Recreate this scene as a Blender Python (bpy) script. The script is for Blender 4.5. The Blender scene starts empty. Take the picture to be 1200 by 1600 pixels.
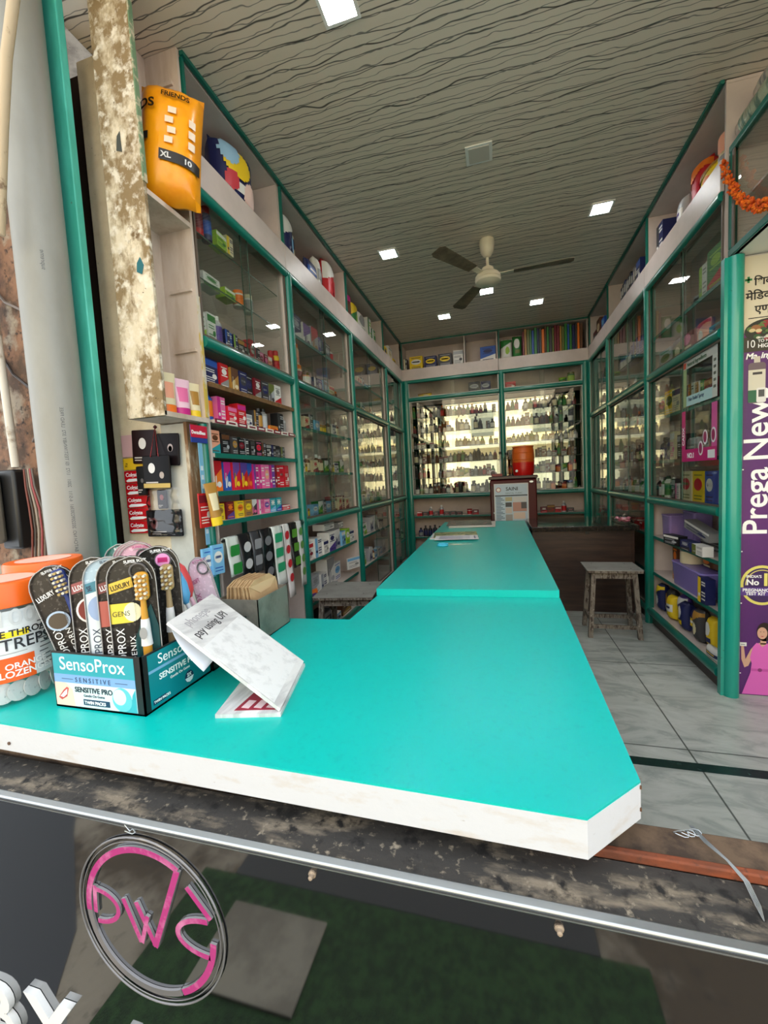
import bpy, math, random
from mathutils import Vector, Matrix
SC = bpy.context.scene
COL = SC.collection
PI = math.pi
# ------------------------------------------------------------------ camera, light, exposure
cd = bpy.data.cameras.new('camera'); cam = bpy.data.objects.new('camera', cd); COL.objects.link(cam)
cd.sensor_fit = 'HORIZONTAL'; cd.sensor_width = 36.0; cd.lens = 653.685 / 1200 * 36.0
cd.clip_start = 0.02; cd.clip_end = 200
_r = Vector((0.96345819, 0.26276308, -0.05199893)); _u = Vector((0.02987733, 0.08749574, 0.99571675)); _f = Vector((-0.26618728, 0.96088504, -0.07644783))
cam.matrix_world = Matrix(((_r.x, _u.x, -_f.x, 1.259), (_r.y, _u.y, -_f.y, 0.0), (_r.z, _u.z, -_f.z, 1.247), (0, 0, 0, 1)))
SC.camera = cam
WORLD_STRENGTH = 2.0
SUN_STRENGTH = 13.0
LAMP_GLOW = 45.0
EXPOSURE = 0.5
SC.view_settings.view_transform = 'Standard'; SC.view_settings.look = 'None'
SC.view_settings.exposure = EXPOSURE; SC.view_settings.gamma = 1.0; SC.view_settings.use_curve_mapping = False
w = bpy.data.worlds.new('sky'); SC.world = w; w.use_nodes = True
bg = w.node_tree.nodes['Background']; bg.inputs[0].default_value = (0.86, 0.93, 1.0, 1); bg.inputs[1].default_value = WORLD_STRENGTH
sd = bpy.data.lights.new('sun', 'SUN'); sd.energy = SUN_STRENGTH; sd.angle = 0.01; sd.color = (1, 0.94, 0.82)
so = bpy.data.objects.new('sun', sd); COL.objects.link(so)
so.rotation_euler = Vector((0.25, -0.75, -0.62)).to_track_quat('-Z', 'Y').to_euler(); so.location = (0, 4, 9)
SC.cycles.use_denoising = True
SC.cycles.max_bounces = 8; SC.cycles.transparent_max_bounces = 24; SC.cycles.caustics_reflective = False; SC.cycles.caustics_refractive = False
SC.cycles.sample_clamp_indirect = 6.0

# ------------------------------------------------------------------ materials
def lin(c):
    def f(v):
        v /= 255.0
        return v / 12.92 if v <= 0.04045 else ((v + 0.055) / 1.055) ** 2.4
    return (f(c[0]), f(c[1]), f(c[2]), 1.0)
_M = {}
def mat(name, rgb, rough=0.5, metal=0.0, noise=(), bump=0.0, bscale=40.0, coat=0.0, spec=0.5, emit=0.0, alpha=1.0):
    """noise: list of (scale, rgb2, lo, hi, (sx,sy,sz)) colour patches laid over the base colour"""
    if name in _M: return _M[name]
    m = bpy.data.materials.new(name); m.use_nodes = True; nt = m.node_tree; N = nt.nodes; L = nt.links
    b = N['Principled BSDF']
    b.inputs['Base Color'].default_value = lin(rgb); b.inputs['Roughness'].default_value = rough; b.inputs['Metallic'].default_value = metal
    b.inputs['Specular IOR Level'].default_value = spec; b.inputs['Coat Weight'].default_value = coat; b.inputs['Coat Roughness'].default_value = 0.05
    if alpha < 1: b.inputs['Alpha'].default_value = alpha
    if emit > 0:
        b.inputs['Emission Color'].default_value = lin(rgb); b.inputs['Emission Strength'].default_value = emit
    m.diffuse_color = lin(rgb)
    tc = None; prev = None
    for (sc, c2, lo, hi, st) in noise:
        if tc is None: tc = N.new('ShaderNodeTexCoord')
        mp = N.new('ShaderNodeMapping'); mp.inputs['Scale'].default_value = st; L.new(tc.outputs['Object'], mp.inputs[0])
        t = N.new('ShaderNodeTexNoise'); t.inputs['Scale'].default_value = sc; t.inputs['Detail'].default_value = 7; t.inputs['Roughness'].default_value = 0.62
        L.new(mp.outputs[0], t.inputs['Vector'])
        mr = N.new('ShaderNodeMapRange'); mr.inputs[1].default_value = lo; mr.inputs[2].default_value = hi; L.new(t.outputs[0], mr.inputs[0])
        mx = N.new('ShaderNodeMix'); mx.data_type = 'RGBA'; L.new(mr.outputs[0], mx.inputs[0])
        if prev is None: mx.inputs[6].default_value = lin(rgb)
        else: L.new(prev, mx.inputs[6])
        mx.inputs[7].default_value = lin(c2); prev = mx.outputs[2]
    if prev is not None: L.new(prev, b.inputs['Base Color'])
    if bump > 0:
        if tc is None: tc = N.new('ShaderNodeTexCoord')
        t = N.new('ShaderNodeTexNoise'); t.inputs['Scale'].default_value = bscale; t.inputs['Detail'].default_value = 5; L.new(tc.outputs['Object'], t.inputs['Vector'])
        bp = N.new('ShaderNodeBump'); bp.inputs['Strength'].default_value = bump; bp.inputs['Distance'].default_value = 0.01
        L.new(t.outputs[0], bp.inputs['Height']); L.new(bp.outputs[0], b.inputs['Normal'])
    _M[name] = m; return m
def c(*rgb, rough=0.45):            # plain printed / moulded colour
    return mat('plain_%d_%d_%d_%d' % (rgb + (int(rough * 100),)), rgb, rough)
def thin_glass(name, tint, refl=1.0, rough=0.0):
    if name in _M: return _M[name]
    m = bpy.data.materials.new(name); m.use_nodes = True; nt = m.node_tree; N = nt.nodes; L = nt.links
    N.remove(N['Principled BSDF'])
    fr = N.new('ShaderNodeFresnel'); fr.inputs[0].default_value = 1.5
    mu = N.new('ShaderNodeMath'); mu.operation = 'MULTIPLY'; mu.inputs[1].default_value = refl; L.new(fr.outputs[0], mu.inputs[0])
    ge = N.new('ShaderNodeNewGeometry'); iv = N.new('ShaderNodeMath'); iv.operation = 'SUBTRACT'; iv.inputs[0].default_value = 1; L.new(ge.outputs['Backfacing'], iv.inputs[1])
    m2 = N.new('ShaderNodeMath'); m2.operation = 'MULTIPLY'; m2.use_clamp = True; L.new(mu.outputs[0], m2.inputs[0]); L.new(iv.outputs[0], m2.inputs[1]); mu = m2
    tr = N.new('ShaderNodeBsdfTransparent'); tr.inputs[0].default_value = tint + (1,)
    gl = N.new('ShaderNodeBsdfGlossy'); gl.inputs['Roughness'].default_value = rough
    mx = N.new('ShaderNodeMixShader'); L.new(mu.outputs[0], mx.inputs[0]); L.new(tr.outputs[0], mx.inputs[1]); L.new(gl.outputs[0], mx.inputs[2])
    L.new(mx.outputs[0], N['Material Output'].inputs[0]); _M[name] = m; return m
ONE = (1, 1, 1)
TEAL = mat('teal_enamel', (12, 118, 102), 0.28, noise=[(3, (8, 102, 88), 0.45, 0.7, ONE)], coat=0.3)
TEALD = mat('teal_shelf_edge', (18, 104, 90), 0.4)
COUNTER = mat('teal_laminate', (0, 182, 172), 0.32, noise=[(2.2, (0, 176, 168), 0.4, 0.7, ONE), (60, (8, 170, 164), 0.55, 0.75, ONE), (14, (90, 205, 198), 0.73, 0.78, ONE)], bump=0.02, bscale=300)
EDGE = mat('worn_white_edge', (200, 202, 206), 0.6, noise=[(9, (190, 180, 168), 0.54, 0.75, (1, 1, 3)), (40, (140, 122, 104), 0.68, 0.80, (1, 1, 2))], bump=0.08)
LAM = mat('pink_white_laminate', (205, 190, 182), 0.4, noise=[(5, (190, 176, 168), 0.4, 0.7, ONE)])
LAMD = mat('pink_white_worn', (208, 192, 178), 0.6, noise=[(5, (184, 162, 142), 0.42, 0.7, (3, 3, 0.6)), (40, (120, 92, 70), 0.68, 0.78, ONE)])
STAIN = mat('stained_plaster', (214, 200, 174), 0.85, noise=[(6.5, (134, 112, 78), 0.43, 0.53, (1, 1, 0.6)), (22, (222, 212, 194), 0.50, 0.64, ONE), (14, (112, 90, 60), 0.60, 0.68, (1, 1, .7)), (50, (84, 66, 46), 0.66, 0.72, ONE)], bump=0.3)
PLASTER = mat('cream_plaster', (236, 220, 190), 0.85, noise=[(8, (216, 198, 166), 0.4, 0.7, ONE), (45, (140, 124, 100), 0.66, 0.74, ONE)], bump=0.15)
WHITEW = mat('white_wall_paint', (204, 202, 192), 0.8, noise=[(7, (182, 180, 170), 0.45, 0.7, ONE)], bump=0.08)
BRICK = mat('brown_brick_wall', (132, 98, 76), 0.9, noise=[(7, (84, 66, 54), 0.42, 0.56, ONE), (5, (150, 138, 122), 0.56, 0.64, ONE), (25, (50, 42, 38), 0.55, 0.66, ONE)], bump=0.5, bscale=20)
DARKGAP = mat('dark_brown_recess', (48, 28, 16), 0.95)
CONC = mat('grey_concrete', (120, 112, 100), 0.9, noise=[(9, (92, 84, 74), 0.42, 0.65, ONE), (40, (60, 52, 44), 0.62, 0.72, ONE)], bump=0.3)
STREET = mat('street_concrete', (150, 140, 124), 0.9, noise=[(3, (88, 76, 62), 0.44, 0.6, ONE), (14, (70, 62, 54), 0.55, 0.7, ONE)], bump=0.2)
TURF = mat('green_turf', (46, 76, 38), 0.95, noise=[(40, (28, 50, 24), 0.4, 0.6, ONE)], bump=0.6, bscale=200)
LEDGE = mat('dirty_black_ledge', (52, 49, 46), 0.8, noise=[(10, (128, 116, 100), 0.52, 0.66, (0.5, 1.6, 1)), (55, (150, 138, 120), 0.58, 0.7, ONE), (24, (24, 22, 21), 0.55, 0.66, ONE)], bump=0.3)
RUST = mat('rusty_iron', (150, 74, 40), 0.8, noise=[(9, (96, 52, 34), 0.45, 0.65, (0.5, 1, 1)), (45, (64, 44, 34), 0.58, 0.7, ONE)], bump=0.2)
DIRT = mat('brown_dirt', (104, 84, 66), 0.95, noise=[(12, (66, 52, 42), 0.45, 0.6, ONE)], bump=0.3)
ALU = mat('aluminium_trim', (176, 182, 186), 0.35, 0.85)
BLACKPANEL = mat('black_gloss_panel', (9, 10, 11), 0.04, noise=[(160, (46, 46, 46), 0.70, 0.74, ONE)], coat=1.0, spec=0.9)
BLACKPANEL.node_tree.nodes['Principled BSDF'].inputs['IOR'].default_value = 1.75; BLACKPANEL.node_tree.nodes['Principled BSDF'].inputs['Coat IOR'].default_value = 1.8
STEELM = mat('mirror_steel', (205, 205, 208), 0.14, 1.0)
MIRROR = mat('mirror_back', (225, 222, 205), 0.02, 1.0)
WHITE = mat('gloss_white', (236, 236, 232), 0.35)
IVORY = mat('ivory_enamel', (214, 206, 186), 0.35)
PVC = mat('grey_pvc', (144, 144, 138), 0.45, noise=[(3, (126, 124, 116), 0.4, 0.7, (1, 1, 0.4))])
WOODD = mat('dark_wood_laminate', (66, 46, 38), 0.35, noise=[(4, (44, 30, 26), 0.4, 0.62, (0.6, 1, 6)), (9, (84, 60, 48), 0.6, 0.75, (0.4, 1, 9))])
DESKTOP = mat('dark_stone_top', (40, 36, 32), 0.12, noise=[(30, (58, 50, 44), 0.5, 0.7, ONE)], coat=0.5)
WOODM = mat('brown_shelf_wood', (126, 92, 54), 0.55, noise=[(5, (98, 70, 42), 0.4, 0.65, (8, 0.7, 8))])
STOOLT = mat('grey_stool_top', (150, 148, 142), 0.45, noise=[(6, (128, 126, 120), 0.45, 0.7, ONE)])
STOOLL = mat('worn_painted_wood', (122, 112, 100), 0.75, noise=[(24, (62, 48, 38), 0.48, 0.60, (3, 3, 0.7)), (60, (170, 162, 150), 0.58, 0.7, ONE)], bump=0.2)
MAROON = mat('maroon_fridge_enamel', (74, 14, 16), 0.45, spec=0.25)
RUBBER = mat('black_plastic', (22, 22, 23), 0.4)
GLASS = thin_glass('cabinet_glass', (0.92, 0.935, 0.915), 1.8)
GSHELF = thin_glass('glass_shelf', (0.90, 0.94, 0.915), 1.4)
GEDGE = mat('green_glass_edge', (70, 96, 84), 0.2)
CLEAR = thin_glass('clear_plastic', (0.96, 0.96, 0.965), 1.5, 0.06)
CLEARG = thin_glass('grey_blister', (0.72, 0.70, 0.67), 1.0, 0.06)
FILM = thin_glass('crinkled_film', (0.92, 0.92, 0.92), 1.6, 0.12)
LAMP = mat('led_diffuser', (255, 255, 255), 0.5, emit=LAMP_GLOW)
def ceiling_mat():
    m = bpy.data.materials.new('wave_line_ceiling'); m.use_nodes = True; N = m.node_tree.nodes; L = m.node_tree.links; b = N['Principled BSDF']
    b.inputs['Roughness'].default_value = 0.28
    tc = N.new('ShaderNodeTexCoord'); prev = None
    for (sc, dist, dsc, lo, dark, stx, off) in ((9.0, 3.4, 1.6, 0.978, (84, 82, 78), 0.6, 0.0), (5.8, 4.6, 1.3, 0.988, (66, 64, 60), 0.65, 3.7), (13.5, 3.6, 1.9, 0.976, (128, 124, 118), 0.6, 8.1)):
        mp = N.new('ShaderNodeMapping'); mp.inputs['Scale'].default_value = (stx, 1, 1); mp.inputs['Location'].default_value = (off, off, 0); mp.inputs['Rotation'].default_value = (0, 0, 0.0)
        L.new(tc.outputs['Object'], mp.inputs[0])
        wv = N.new('ShaderNodeTexWave'); wv.wave_type = 'BANDS'; wv.bands_direction = 'Y'; wv.wave_profile = 'SIN'
        wv.inputs['Scale'].default_value = sc * 0.5; wv.inputs['Distortion'].default_value = dist; wv.inputs['Detail'].default_value = 2.2; wv.inputs['Detail Scale'].default_value = dsc; wv.inputs['Detail Roughness'].default_value = 0.5
        L.new(mp.outputs[0], wv.inputs[0])
        mr = N.new('ShaderNodeMapRange'); mr.inputs[1].default_value = lo; mr.inputs[2].default_value = 1.0; L.new(wv.outputs['Fac'], mr.inputs[0])
        mx = N.new('ShaderNodeMix'); mx.data_type = 'RGBA'; L.new(mr.outputs[0], mx.inputs[0])
        if prev is None: mx.inputs[6].default_value = lin((224, 212, 196))
        else: L.new(prev, mx.inputs[6])
        mx.inputs[7].default_value = lin(dark); prev = mx.outputs[2]
    L.new(prev, b.inputs['Base Color']); return m
def floor_mat():
    m = bpy.data.materials.new('grey_marble_floor'); m.use_nodes = True; N = m.node_tree.nodes; L = m.node_tree.links; b = N['Principled BSDF']
    b.inputs['Roughness'].default_value = 0.3
    tc = N.new('ShaderNodeTexCoord')
    mp = N.new('ShaderNodeMapping'); mp.inputs['Rotation'].default_value = (0, 0, 0.5); mp.inputs['Scale'].default_value = (1, 2.6, 1); L.new(tc.outputs['Object'], mp.inputs[0])
    n1 = N.new('ShaderNodeTexNoise'); n1.inputs['Scale'].default_value = 3.2; n1.inputs['Detail'].default_value = 9; n1.inputs['Roughness'].default_value = 0.65; n1.inputs['Distortion'].default_value = 1.2; L.new(mp.outputs[0], n1.inputs['Vector'])
    cr = N.new('ShaderNodeValToRGB'); e = cr.color_ramp.elements
    e[0].position = 0.3; e[0].color = lin((142, 148, 142)); e[1].position = 0.7; e[1].color = lin((196, 198, 192)); x = e.new(0.5); x.color = lin((178, 181, 174)); x = e.new(0.44); x.color = lin((162, 166, 160))
    L.new(n1.outputs[0], cr.inputs[0])
    br = N.new('ShaderNodeTexBrick'); br.offset = 0.0; br.inputs['Scale'].default_value = 1.0; br.inputs['Mortar Size'].default_value = 0.0035; br.inputs['Mortar Smooth'].default_value = 0.0
    br.inputs['Brick Width'].default_value = 0.62; br.inputs['Row Height'].default_value = 0.88; br.inputs['Color1'].default_value = (1, 1, 1, 1); br.inputs['Color2'].default_value = (.93, .94, .93, 1); br.inputs['Mortar'].default_value = (.22, .23, .22, 1)
    m2 = N.new('ShaderNodeMapping'); m2.inputs['Location'].default_value = (-2.024 + 0.62 * 4, -2.02 + 0.88 * 3, 0); L.new(tc.outputs['Object'], m2.inputs[0]); L.new(m2.outputs[0], br.inputs[0])
    mx = N.new('ShaderNodeMix'); mx.data_type = 'RGBA'; mx.blend_type = 'MULTIPLY'; mx.inputs[0].default_value = 1; L.new(cr.outputs[0], mx.inputs[6]); L.new(br.outputs[0], mx.inputs[7])
    L.new(mx.outputs[2], b.inputs['Base Color']); return m
GREENMARBLE = mat('dark_green_marble', (22, 44, 40), 0.25, noise=[(30, (52, 80, 74), 0.58, 0.72, ONE)])

# ------------------------------------------------------------------ mesh helpers
class MB:
    def __init__(s): s.v = []; s.f = []; s.m = []
    def add(s, vs, fs, m=0):
        k = len(s.v); s.v += [tuple(x) for x in vs]
        for q in fs: s.f.append(tuple(i + k for i in q)); s.m.append(m)
        return s
    def box(s, x0, x1, y0, y1, z0, z1, m=0):
        return s.add([(x0, y0, z0), (x1, y0, z0), (x1, y1, z0), (x0, y1, z0), (x0, y0, z1), (x1, y0, z1), (x1, y1, z1), (x0, y1, z1)],
                     [(0, 3, 2, 1), (4, 5, 6, 7), (0, 1, 5, 4), (1, 2, 6, 5), (2, 3, 7, 6), (3, 0, 4, 7)], m)
    def obox(s, M, sx, sy, sz, m=0):        # oriented box, M maps local centre frame
        vs = [M @ Vector((a * sx / 2, b * sy / 2, d * sz / 2)) for d in (-1, 1) for (a, b) in ((-1, -1), (1, -1), (1, 1), (-1, 1))]
        return s.add(vs, [(0, 3, 2, 1), (4, 5, 6, 7), (0, 1, 5, 4), (1, 2, 6, 5), (2, 3, 7, 6), (3, 0, 4, 7)], m)
    def lathe(s, prof, cx=0, cy=0, n=20, m=0, axis='z', cz=0, cap=True):
        vs = []; fs = []
        for (r, h) in prof:
            for i in range(n):
                a = 2 * PI * i / n
                p = (r * math.cos(a), r * math.sin(a), h)
                if axis == 'y': p = (p[0], -p[2], p[1])
                if axis == 'x': p = (p[2], p[0], p[1])
                vs.append((p[0] + cx, p[1] + cy, p[2] + cz))
        for j in range(len(prof) - 1):
            for i in range(n):
                a, b = j * n + i, j * n + (i + 1) % n; fs.append((a, b, b + n, a + n))
        if cap:
            fs.append(tuple(reversed(range(n)))); fs.append(tuple(range((len(prof) - 1) * n, len(prof) * n)))
        return s.add(vs, fs, m)
    def tube(s, pts, r, n=8, m=0, closed=False, r1=None):
        P = [Vector(p) for p in pts]; K = len(P); vs = []; fs = []
        up = Vector((0, 0, 1)); last = None
        for i, p in enumerate(P):
            if closed: t = P[(i + 1) % K] - P[i - 1]
            else: t = P[min(i + 1, K - 1)] - P[max(i - 1, 0)]
            t.normalize()
            if last is None:
                a = t.cross(up)
                if a.length < 1e-3: a = t.cross(Vector((1, 0, 0)))
            else: a = last - t * last.dot(t)
            a.normalize(); b = t.cross(a); last = a
            rr = r if r1 is None else r + (r1 - r) * i / max(1, K - 1)
            for k in range(n):
                q = 2 * PI * k / n; vs.append(p + a * math.cos(q) * rr + b * math.sin(q) * rr)
        for i in range(K if closed else K - 1):
            for k in range(n):
                a, b = i * n + k, i * n + (k + 1) % n; j = (i + 1) % K
                fs.append((a, b, j * n + (k + 1) % n, j * n + k))
        if not closed: fs.append(tuple(reversed(range(n)))); fs.append(tuple(range((K - 1) * n, K * n)))
        return s.add(vs, fs, m)
    def prism(s, poly, M, d, m=0, m2=None):     # polygon in the XY plane of M, extruded by d along +Z of M
        n = len(poly); vs = [M @ Vector((p[0], p[1], 0)) for p in poly] + [M @ Vector((p[0], p[1], d)) for p in poly]
        s.add(vs, [tuple(reversed(range(n)))], m); k = len(s.v) - 2 * n
        s.f.append(tuple(k + n + i for i in range(n))); s.m.append(m)
        for i in range(n):
            j = (i + 1) % n; s.f.append((k + i, k + j, k + n + j, k + n + i)); s.m.append(m if m2 is None else m2)
        return s
    def sweep(s, prof, p0, p1, nrm, m=0):      # profile (out, side) swept along p0->p1; nrm = outward direction
        p0, p1, nrm = Vector(p0), Vector(p1), Vector(nrm); t = (p1 - p0).normalized(); sd_ = t.cross(nrm); n = len(prof)
        vs = [p + nrm * a + sd_ * b for p in (p0, p1) for (a, b) in prof]
        return s.add(vs, [tuple(reversed(range(n))), tuple(range(n, 2 * n))] + [(i, (i + 1) % n, n + (i + 1) % n, n + i) for i in range(n)], m)
    def mesh(s, name):
        me = bpy.data.meshes.new(name); me.from_pydata(s.v, [], s.f); me.polygons.foreach_set('material_index', s.m); me.update(); return me
    def build(s, name, mats, parent=None, smooth=True, bev=0.0, seg=2, loc=None, rot=None):
        me = s.mesh(name)
        for q in (mats if isinstance(mats, (list, tuple)) else [mats]): me.materials.append(q)
        if smooth:
            me.polygons.foreach_set('use_smooth', [True] * len(me.polygons)); me.set_sharp_from_angle(angle=math.radians(38))
        o = bpy.data.objects.new(name, me); COL.objects.link(o)
        if parent is not None: o.parent = parent
        if loc is not None: o.location = loc
        if rot is not None: o.rotation_euler = rot
        if bev > 0:
            md = o.modifiers.new('bevel', 'BEVEL'); md.width = bev; md.segments = seg; md.limit_method = 'ANGLE'
        return o
def half_round(wd, out, n=7):                  # moulding profile: flat back, rounded front
    return [(-0.002, -wd / 2)] + [(out * math.sin(PI * i / n) ** 0.6, -wd / 2 * math.cos(PI * i / n)) for i in range(n + 1)] + [(-0.002, wd / 2)]
HR = [(0.0, 0.5), (0.5, 0.46), (0.86, 0.3), (1.0, 0.0), (0.86, -0.3), (0.5, -0.46), (0.0, -0.5)]
def hr(wd, out): return [(a * out, b * wd) for a, b in HR][::-1]

LABELS = {}
def tag(o, label, cat, group=None):
    o['label'] = label; o['category'] = cat
    if group: o['group'] = group
    LABELS.setdefault(label, []).append(o.name); return o
def thing(name, label, cat, loc=(0, 0, 0), rotz=0.0, group=None, rot=None):
    o = bpy.data.objects.new(name, None); o.empty_display_size = 0.05; COL.objects.link(o)
    o.location = loc; o.rotation_euler = rot if rot is not None else (0, 0, rotz)
    return tag(o, label, cat, group)
def struct(o, kind='structure'): o['kind'] = kind; return o
def FR(o, u, v):                                # plane frame: text runs along u, up along v
    u = Vector(u).normalized(); v = Vector(v).normalized(); n = u.cross(v); o = Vector(o)
    return Matrix(((u.x, v.x, n.x, o.x), (u.y, v.y, n.y, o.y), (u.z, v.z, n.z, o.z), (0, 0, 0, 1)))
def front(x, y, z): return FR((x, y, z), (1, 0, 0), (0, 0, 1))
_TX = {}
def text(s, size, M, m, parent=None, ext=0.0003, bold=0.0, align='LEFT', sx=1.0, name='lettering', shear=0.0, space=1.0):
    k = (s, ext, bold, align, shear, space)
    if k not in _TX:
        cu = bpy.data.curves.new('txt', 'FONT'); cu.body = s; cu.size = 1.0; cu.extrude = ext / size; cu.offset = bold; cu.align_x = align; cu.shear = shear; cu.space_character = space; cu.resolution_u = 4
        to = bpy.data.objects.new('txt', cu); COL.objects.link(to)
        bpy.context.view_layer.update()
        me = bpy.data.meshes.new_from_object(to.evaluated_get(bpy.context.evaluated_depsgraph_get()))
        bpy.data.objects.remove(to); _TX[k] = me
    me = _TX[k].copy(); me.name = name; me.transform(M @ Matrix.Diagonal((size * sx, size, size, 1)))
    me.materials.clear(); me.materials.append(m)
    o = bpy.data.objects.new(name, me); COL.objects.link(o)
    if parent is not None: o.parent = parent
    return o
def ell(rx, ry, n=24, cx=0, cy=0, a0=0, a1=2 * PI): return [(cx + rx * math.cos(a0 + (a1 - a0) * i / n), cy + ry * math.sin(a0 + (a1 - a0) * i / n)) for i in range(n if abs(a1 - a0 - 2 * PI) < 1e-6 else n + 1)]
def rrect(x0, x1, y0, y1, r, n=4):
    out = []
    for (cx, cy, a) in ((x1 - r, y0 + r, -PI / 2), (x1 - r, y1 - r, 0), (x0 + r, y1 - r, PI / 2), (x0 + r, y0 + r, PI)):
        for i in range(n + 1): out.append((cx + r * math.cos(a + PI / 2 * i / n), cy + r * math.sin(a + PI / 2 * i / n)))
    return out
def rect(x0, x1, y0, y1): return [(x0, y0), (x1, y0), (x1, y1), (x0, y1)]
def strokes_ring(rx, ry, wd, a0, a1, n=32, cx=0, cy=0):
    return [(cx + (rx) * math.cos(a0 + (a1 - a0) * i / n), cy + ry * math.sin(a0 + (a1 - a0) * i / n)) for i in range(n + 1)] + [(cx + (rx - wd) * math.cos(a1 + (a0 - a1) * i / n), cy + (ry - wd) * math.sin(a1 + (a0 - a1) * i / n)) for i in range(n + 1)]
ORD = ['first', 'second', 'third', 'fourth', 'fifth', 'sixth', 'seventh', 'eighth', 'ninth', 'tenth', 'eleventh', 'twelfth', 'thirteenth', 'fourteenth', 'fifteenth', 'sixteenth', 'seventeenth', 'eighteenth', 'nineteenth', 'twentieth'] + ['twenty-' + q for q in ('first', 'second', 'third', 'fourth', 'fifth', 'sixth', 'seventh', 'eighth', 'ninth')] + ['thirtieth'] + ['thirty-' + q for q in ('first', 'second', 'third', 'fourth', 'fifth', 'sixth', 'seventh', 'eighth', 'ninth')]
W, D, H = 2.385, 5.83, 3.12
ZFT, ZFB, ZM, ZL = 2.75, 2.585, 1.91, 0.985
# ------------------------------------------------------------------ the setting
X1 = 3.3
struct(MB().box(-0.36, X1, 0.80, 6.2, -0.15, 0.0).build('floor', floor_mat(), smooth=False))
struct(MB().box(0.2, X1, 1.878, 1.93, 0.0, 0.0015).build('floor_inlay_strip', GREENMARBLE, smooth=False))
struct(MB().box(-0.36, X1, 1.318, 6.2, H, H + 0.1).build('ceiling', ceiling_mat(), smooth=False))
struct(MB().box(-0.37, -0.325, 1.66, 6.2, 0, H).build('wall_left', WHITEW, smooth=False))
struct(MB().box(-0.36, W + 0.38, 6.165, 6.2, 0, H).build('wall_back', WHITEW, smooth=False))
struct(MB().box(W + 0.325, W + 0.37, 2.62, 6.165, 0, H).build('wall_right', WHITEW, smooth=False))
struct(MB().box(W + 0.37, X1, 2.62, 2.66, 0, H).build('wall_front', WHITEW, smooth=False))
struct(MB().box(X1, X1 + 0.2, 0.8, 2.66, -0.15, H + 0.1).build('wall_side_porch', PLASTER, smooth=False))
tr = MB().box(-0.003, 0.014, 1.66, D, H - 0.018, H - 0.001).box(W - 0.014, W + 0.003, 2.6, D, H - 0.018, H - 0.001).box(0.014, W - 0.014, D - 0.014, D + 0.003, H - 0.018, H - 0.001)
struct(tr.build('trim_ceiling', TEALD, smooth=False))
# street front
struct(MB().box(-4.0, 7.0, -9.0, 0.612, -0.20, -0.15).build('ground', STREET, smooth=False))
struct(MB().box(-4.0, 7.0, 1.22, 1.30, H, 5.0).build('wall_upper_sun_block', PLASTER, smooth=False))  # unseen upper storey, added to keep the sun off the shop front
struct(MB().box(-4.0, 7.0, 1.30, 6.3, 4.9, 5.0).build('roof_sun_block', CONC, smooth=False))  # unseen top slab, added to block the sun
struct(MB().box(-4.0, 7.0, 0.75, 1.22, 3.32, 3.40).build('wall_added_shade_slab', PLASTER, smooth=False))  # unseen slab added to shade the upper left wall and pipe
struct(MB().box(-4.0, -0.60, 1.44, 1.60, -0.15, 4.0).build('wall_left_neighbour', BRICK, smooth=False))
struct(MB().box(X1 + 0.2, 7.0, 1.3, 1.5, -0.15, 4.0).build('wall_right_neighbour', PLASTER, smooth=False))
struct(MB().box(-0.60, -0.405, 1.395, 1.46, -0.15, H).build('trim_concrete_reveal', CONC, smooth=False))
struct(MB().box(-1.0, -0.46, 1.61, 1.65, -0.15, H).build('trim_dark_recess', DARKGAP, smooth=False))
struct(MB().box(-0.453, -0.184, 1.562, 1.655, 0.0, H).build('wall_front_jamb', PLASTER, bev=0.004))
struct(MB().box(-0.184, -0.062, 1.562, 1.655, 0.0, 1.54).build('wall_front_pier', WHITEW, smooth=False))
struct(MB().box(-0.062, -0.046, 1.56, 1.655, 0.0, 1.55).build('trim_brown_batten', mat('peeling_brown_batten', (132, 96, 66), 0.8, noise=[(18, (196, 180, 156), 0.52, 0.64, (1, 1, 0.3))]), smooth=False))
# green turf mat on the street, mirrored in the glossy panel
tf = MB().box(0.18, 1.62, 0.02, 0.60, -0.149, -0.135).build('turf_mat', TURF)
tag(tf, 'green artificial turf mat on the street below the glossy black panel', 'mat')
tag(MB().box(0.37, 0.70, 0.11, 0.35, -0.134, -0.126).build('stone_slab', mat('grey_stone_slab', (140, 134, 120), 0.9, noise=[(5, (116, 110, 98), .45, .6, ONE)]), bev=.003), 'grey stone slab on the turf mat, mirrored in the black panel', 'slab')
tag(MB().box(0.30, 1.50, -0.09, 0.015, -0.149, -0.14).build('shadow_strip', c(26, 26, 27), bev=.003), 'black strip added along the turf for the shadow band in the panel reflection', 'mat')  # added dark strip, stands in for a shadow mirrored in the panel
TP = MB().prism([(-2.2, -0.35), (-0.62, -0.12), (-0.48, 0.0), (-0.10, 0.29), (0.06, 0.50), (0.0, 0.59), (-2.2, 0.59)], Matrix.Translation((0, 0, -0.1495)), 0.004)
tag(TP.build('dark_reflection_sheet', c(20, 22, 26), smooth=False), 'black sheet added on the street to darken the left of the panel reflection', 'sheet')  # made-up dark sheet, gives the panel reflection its dark left part
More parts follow.
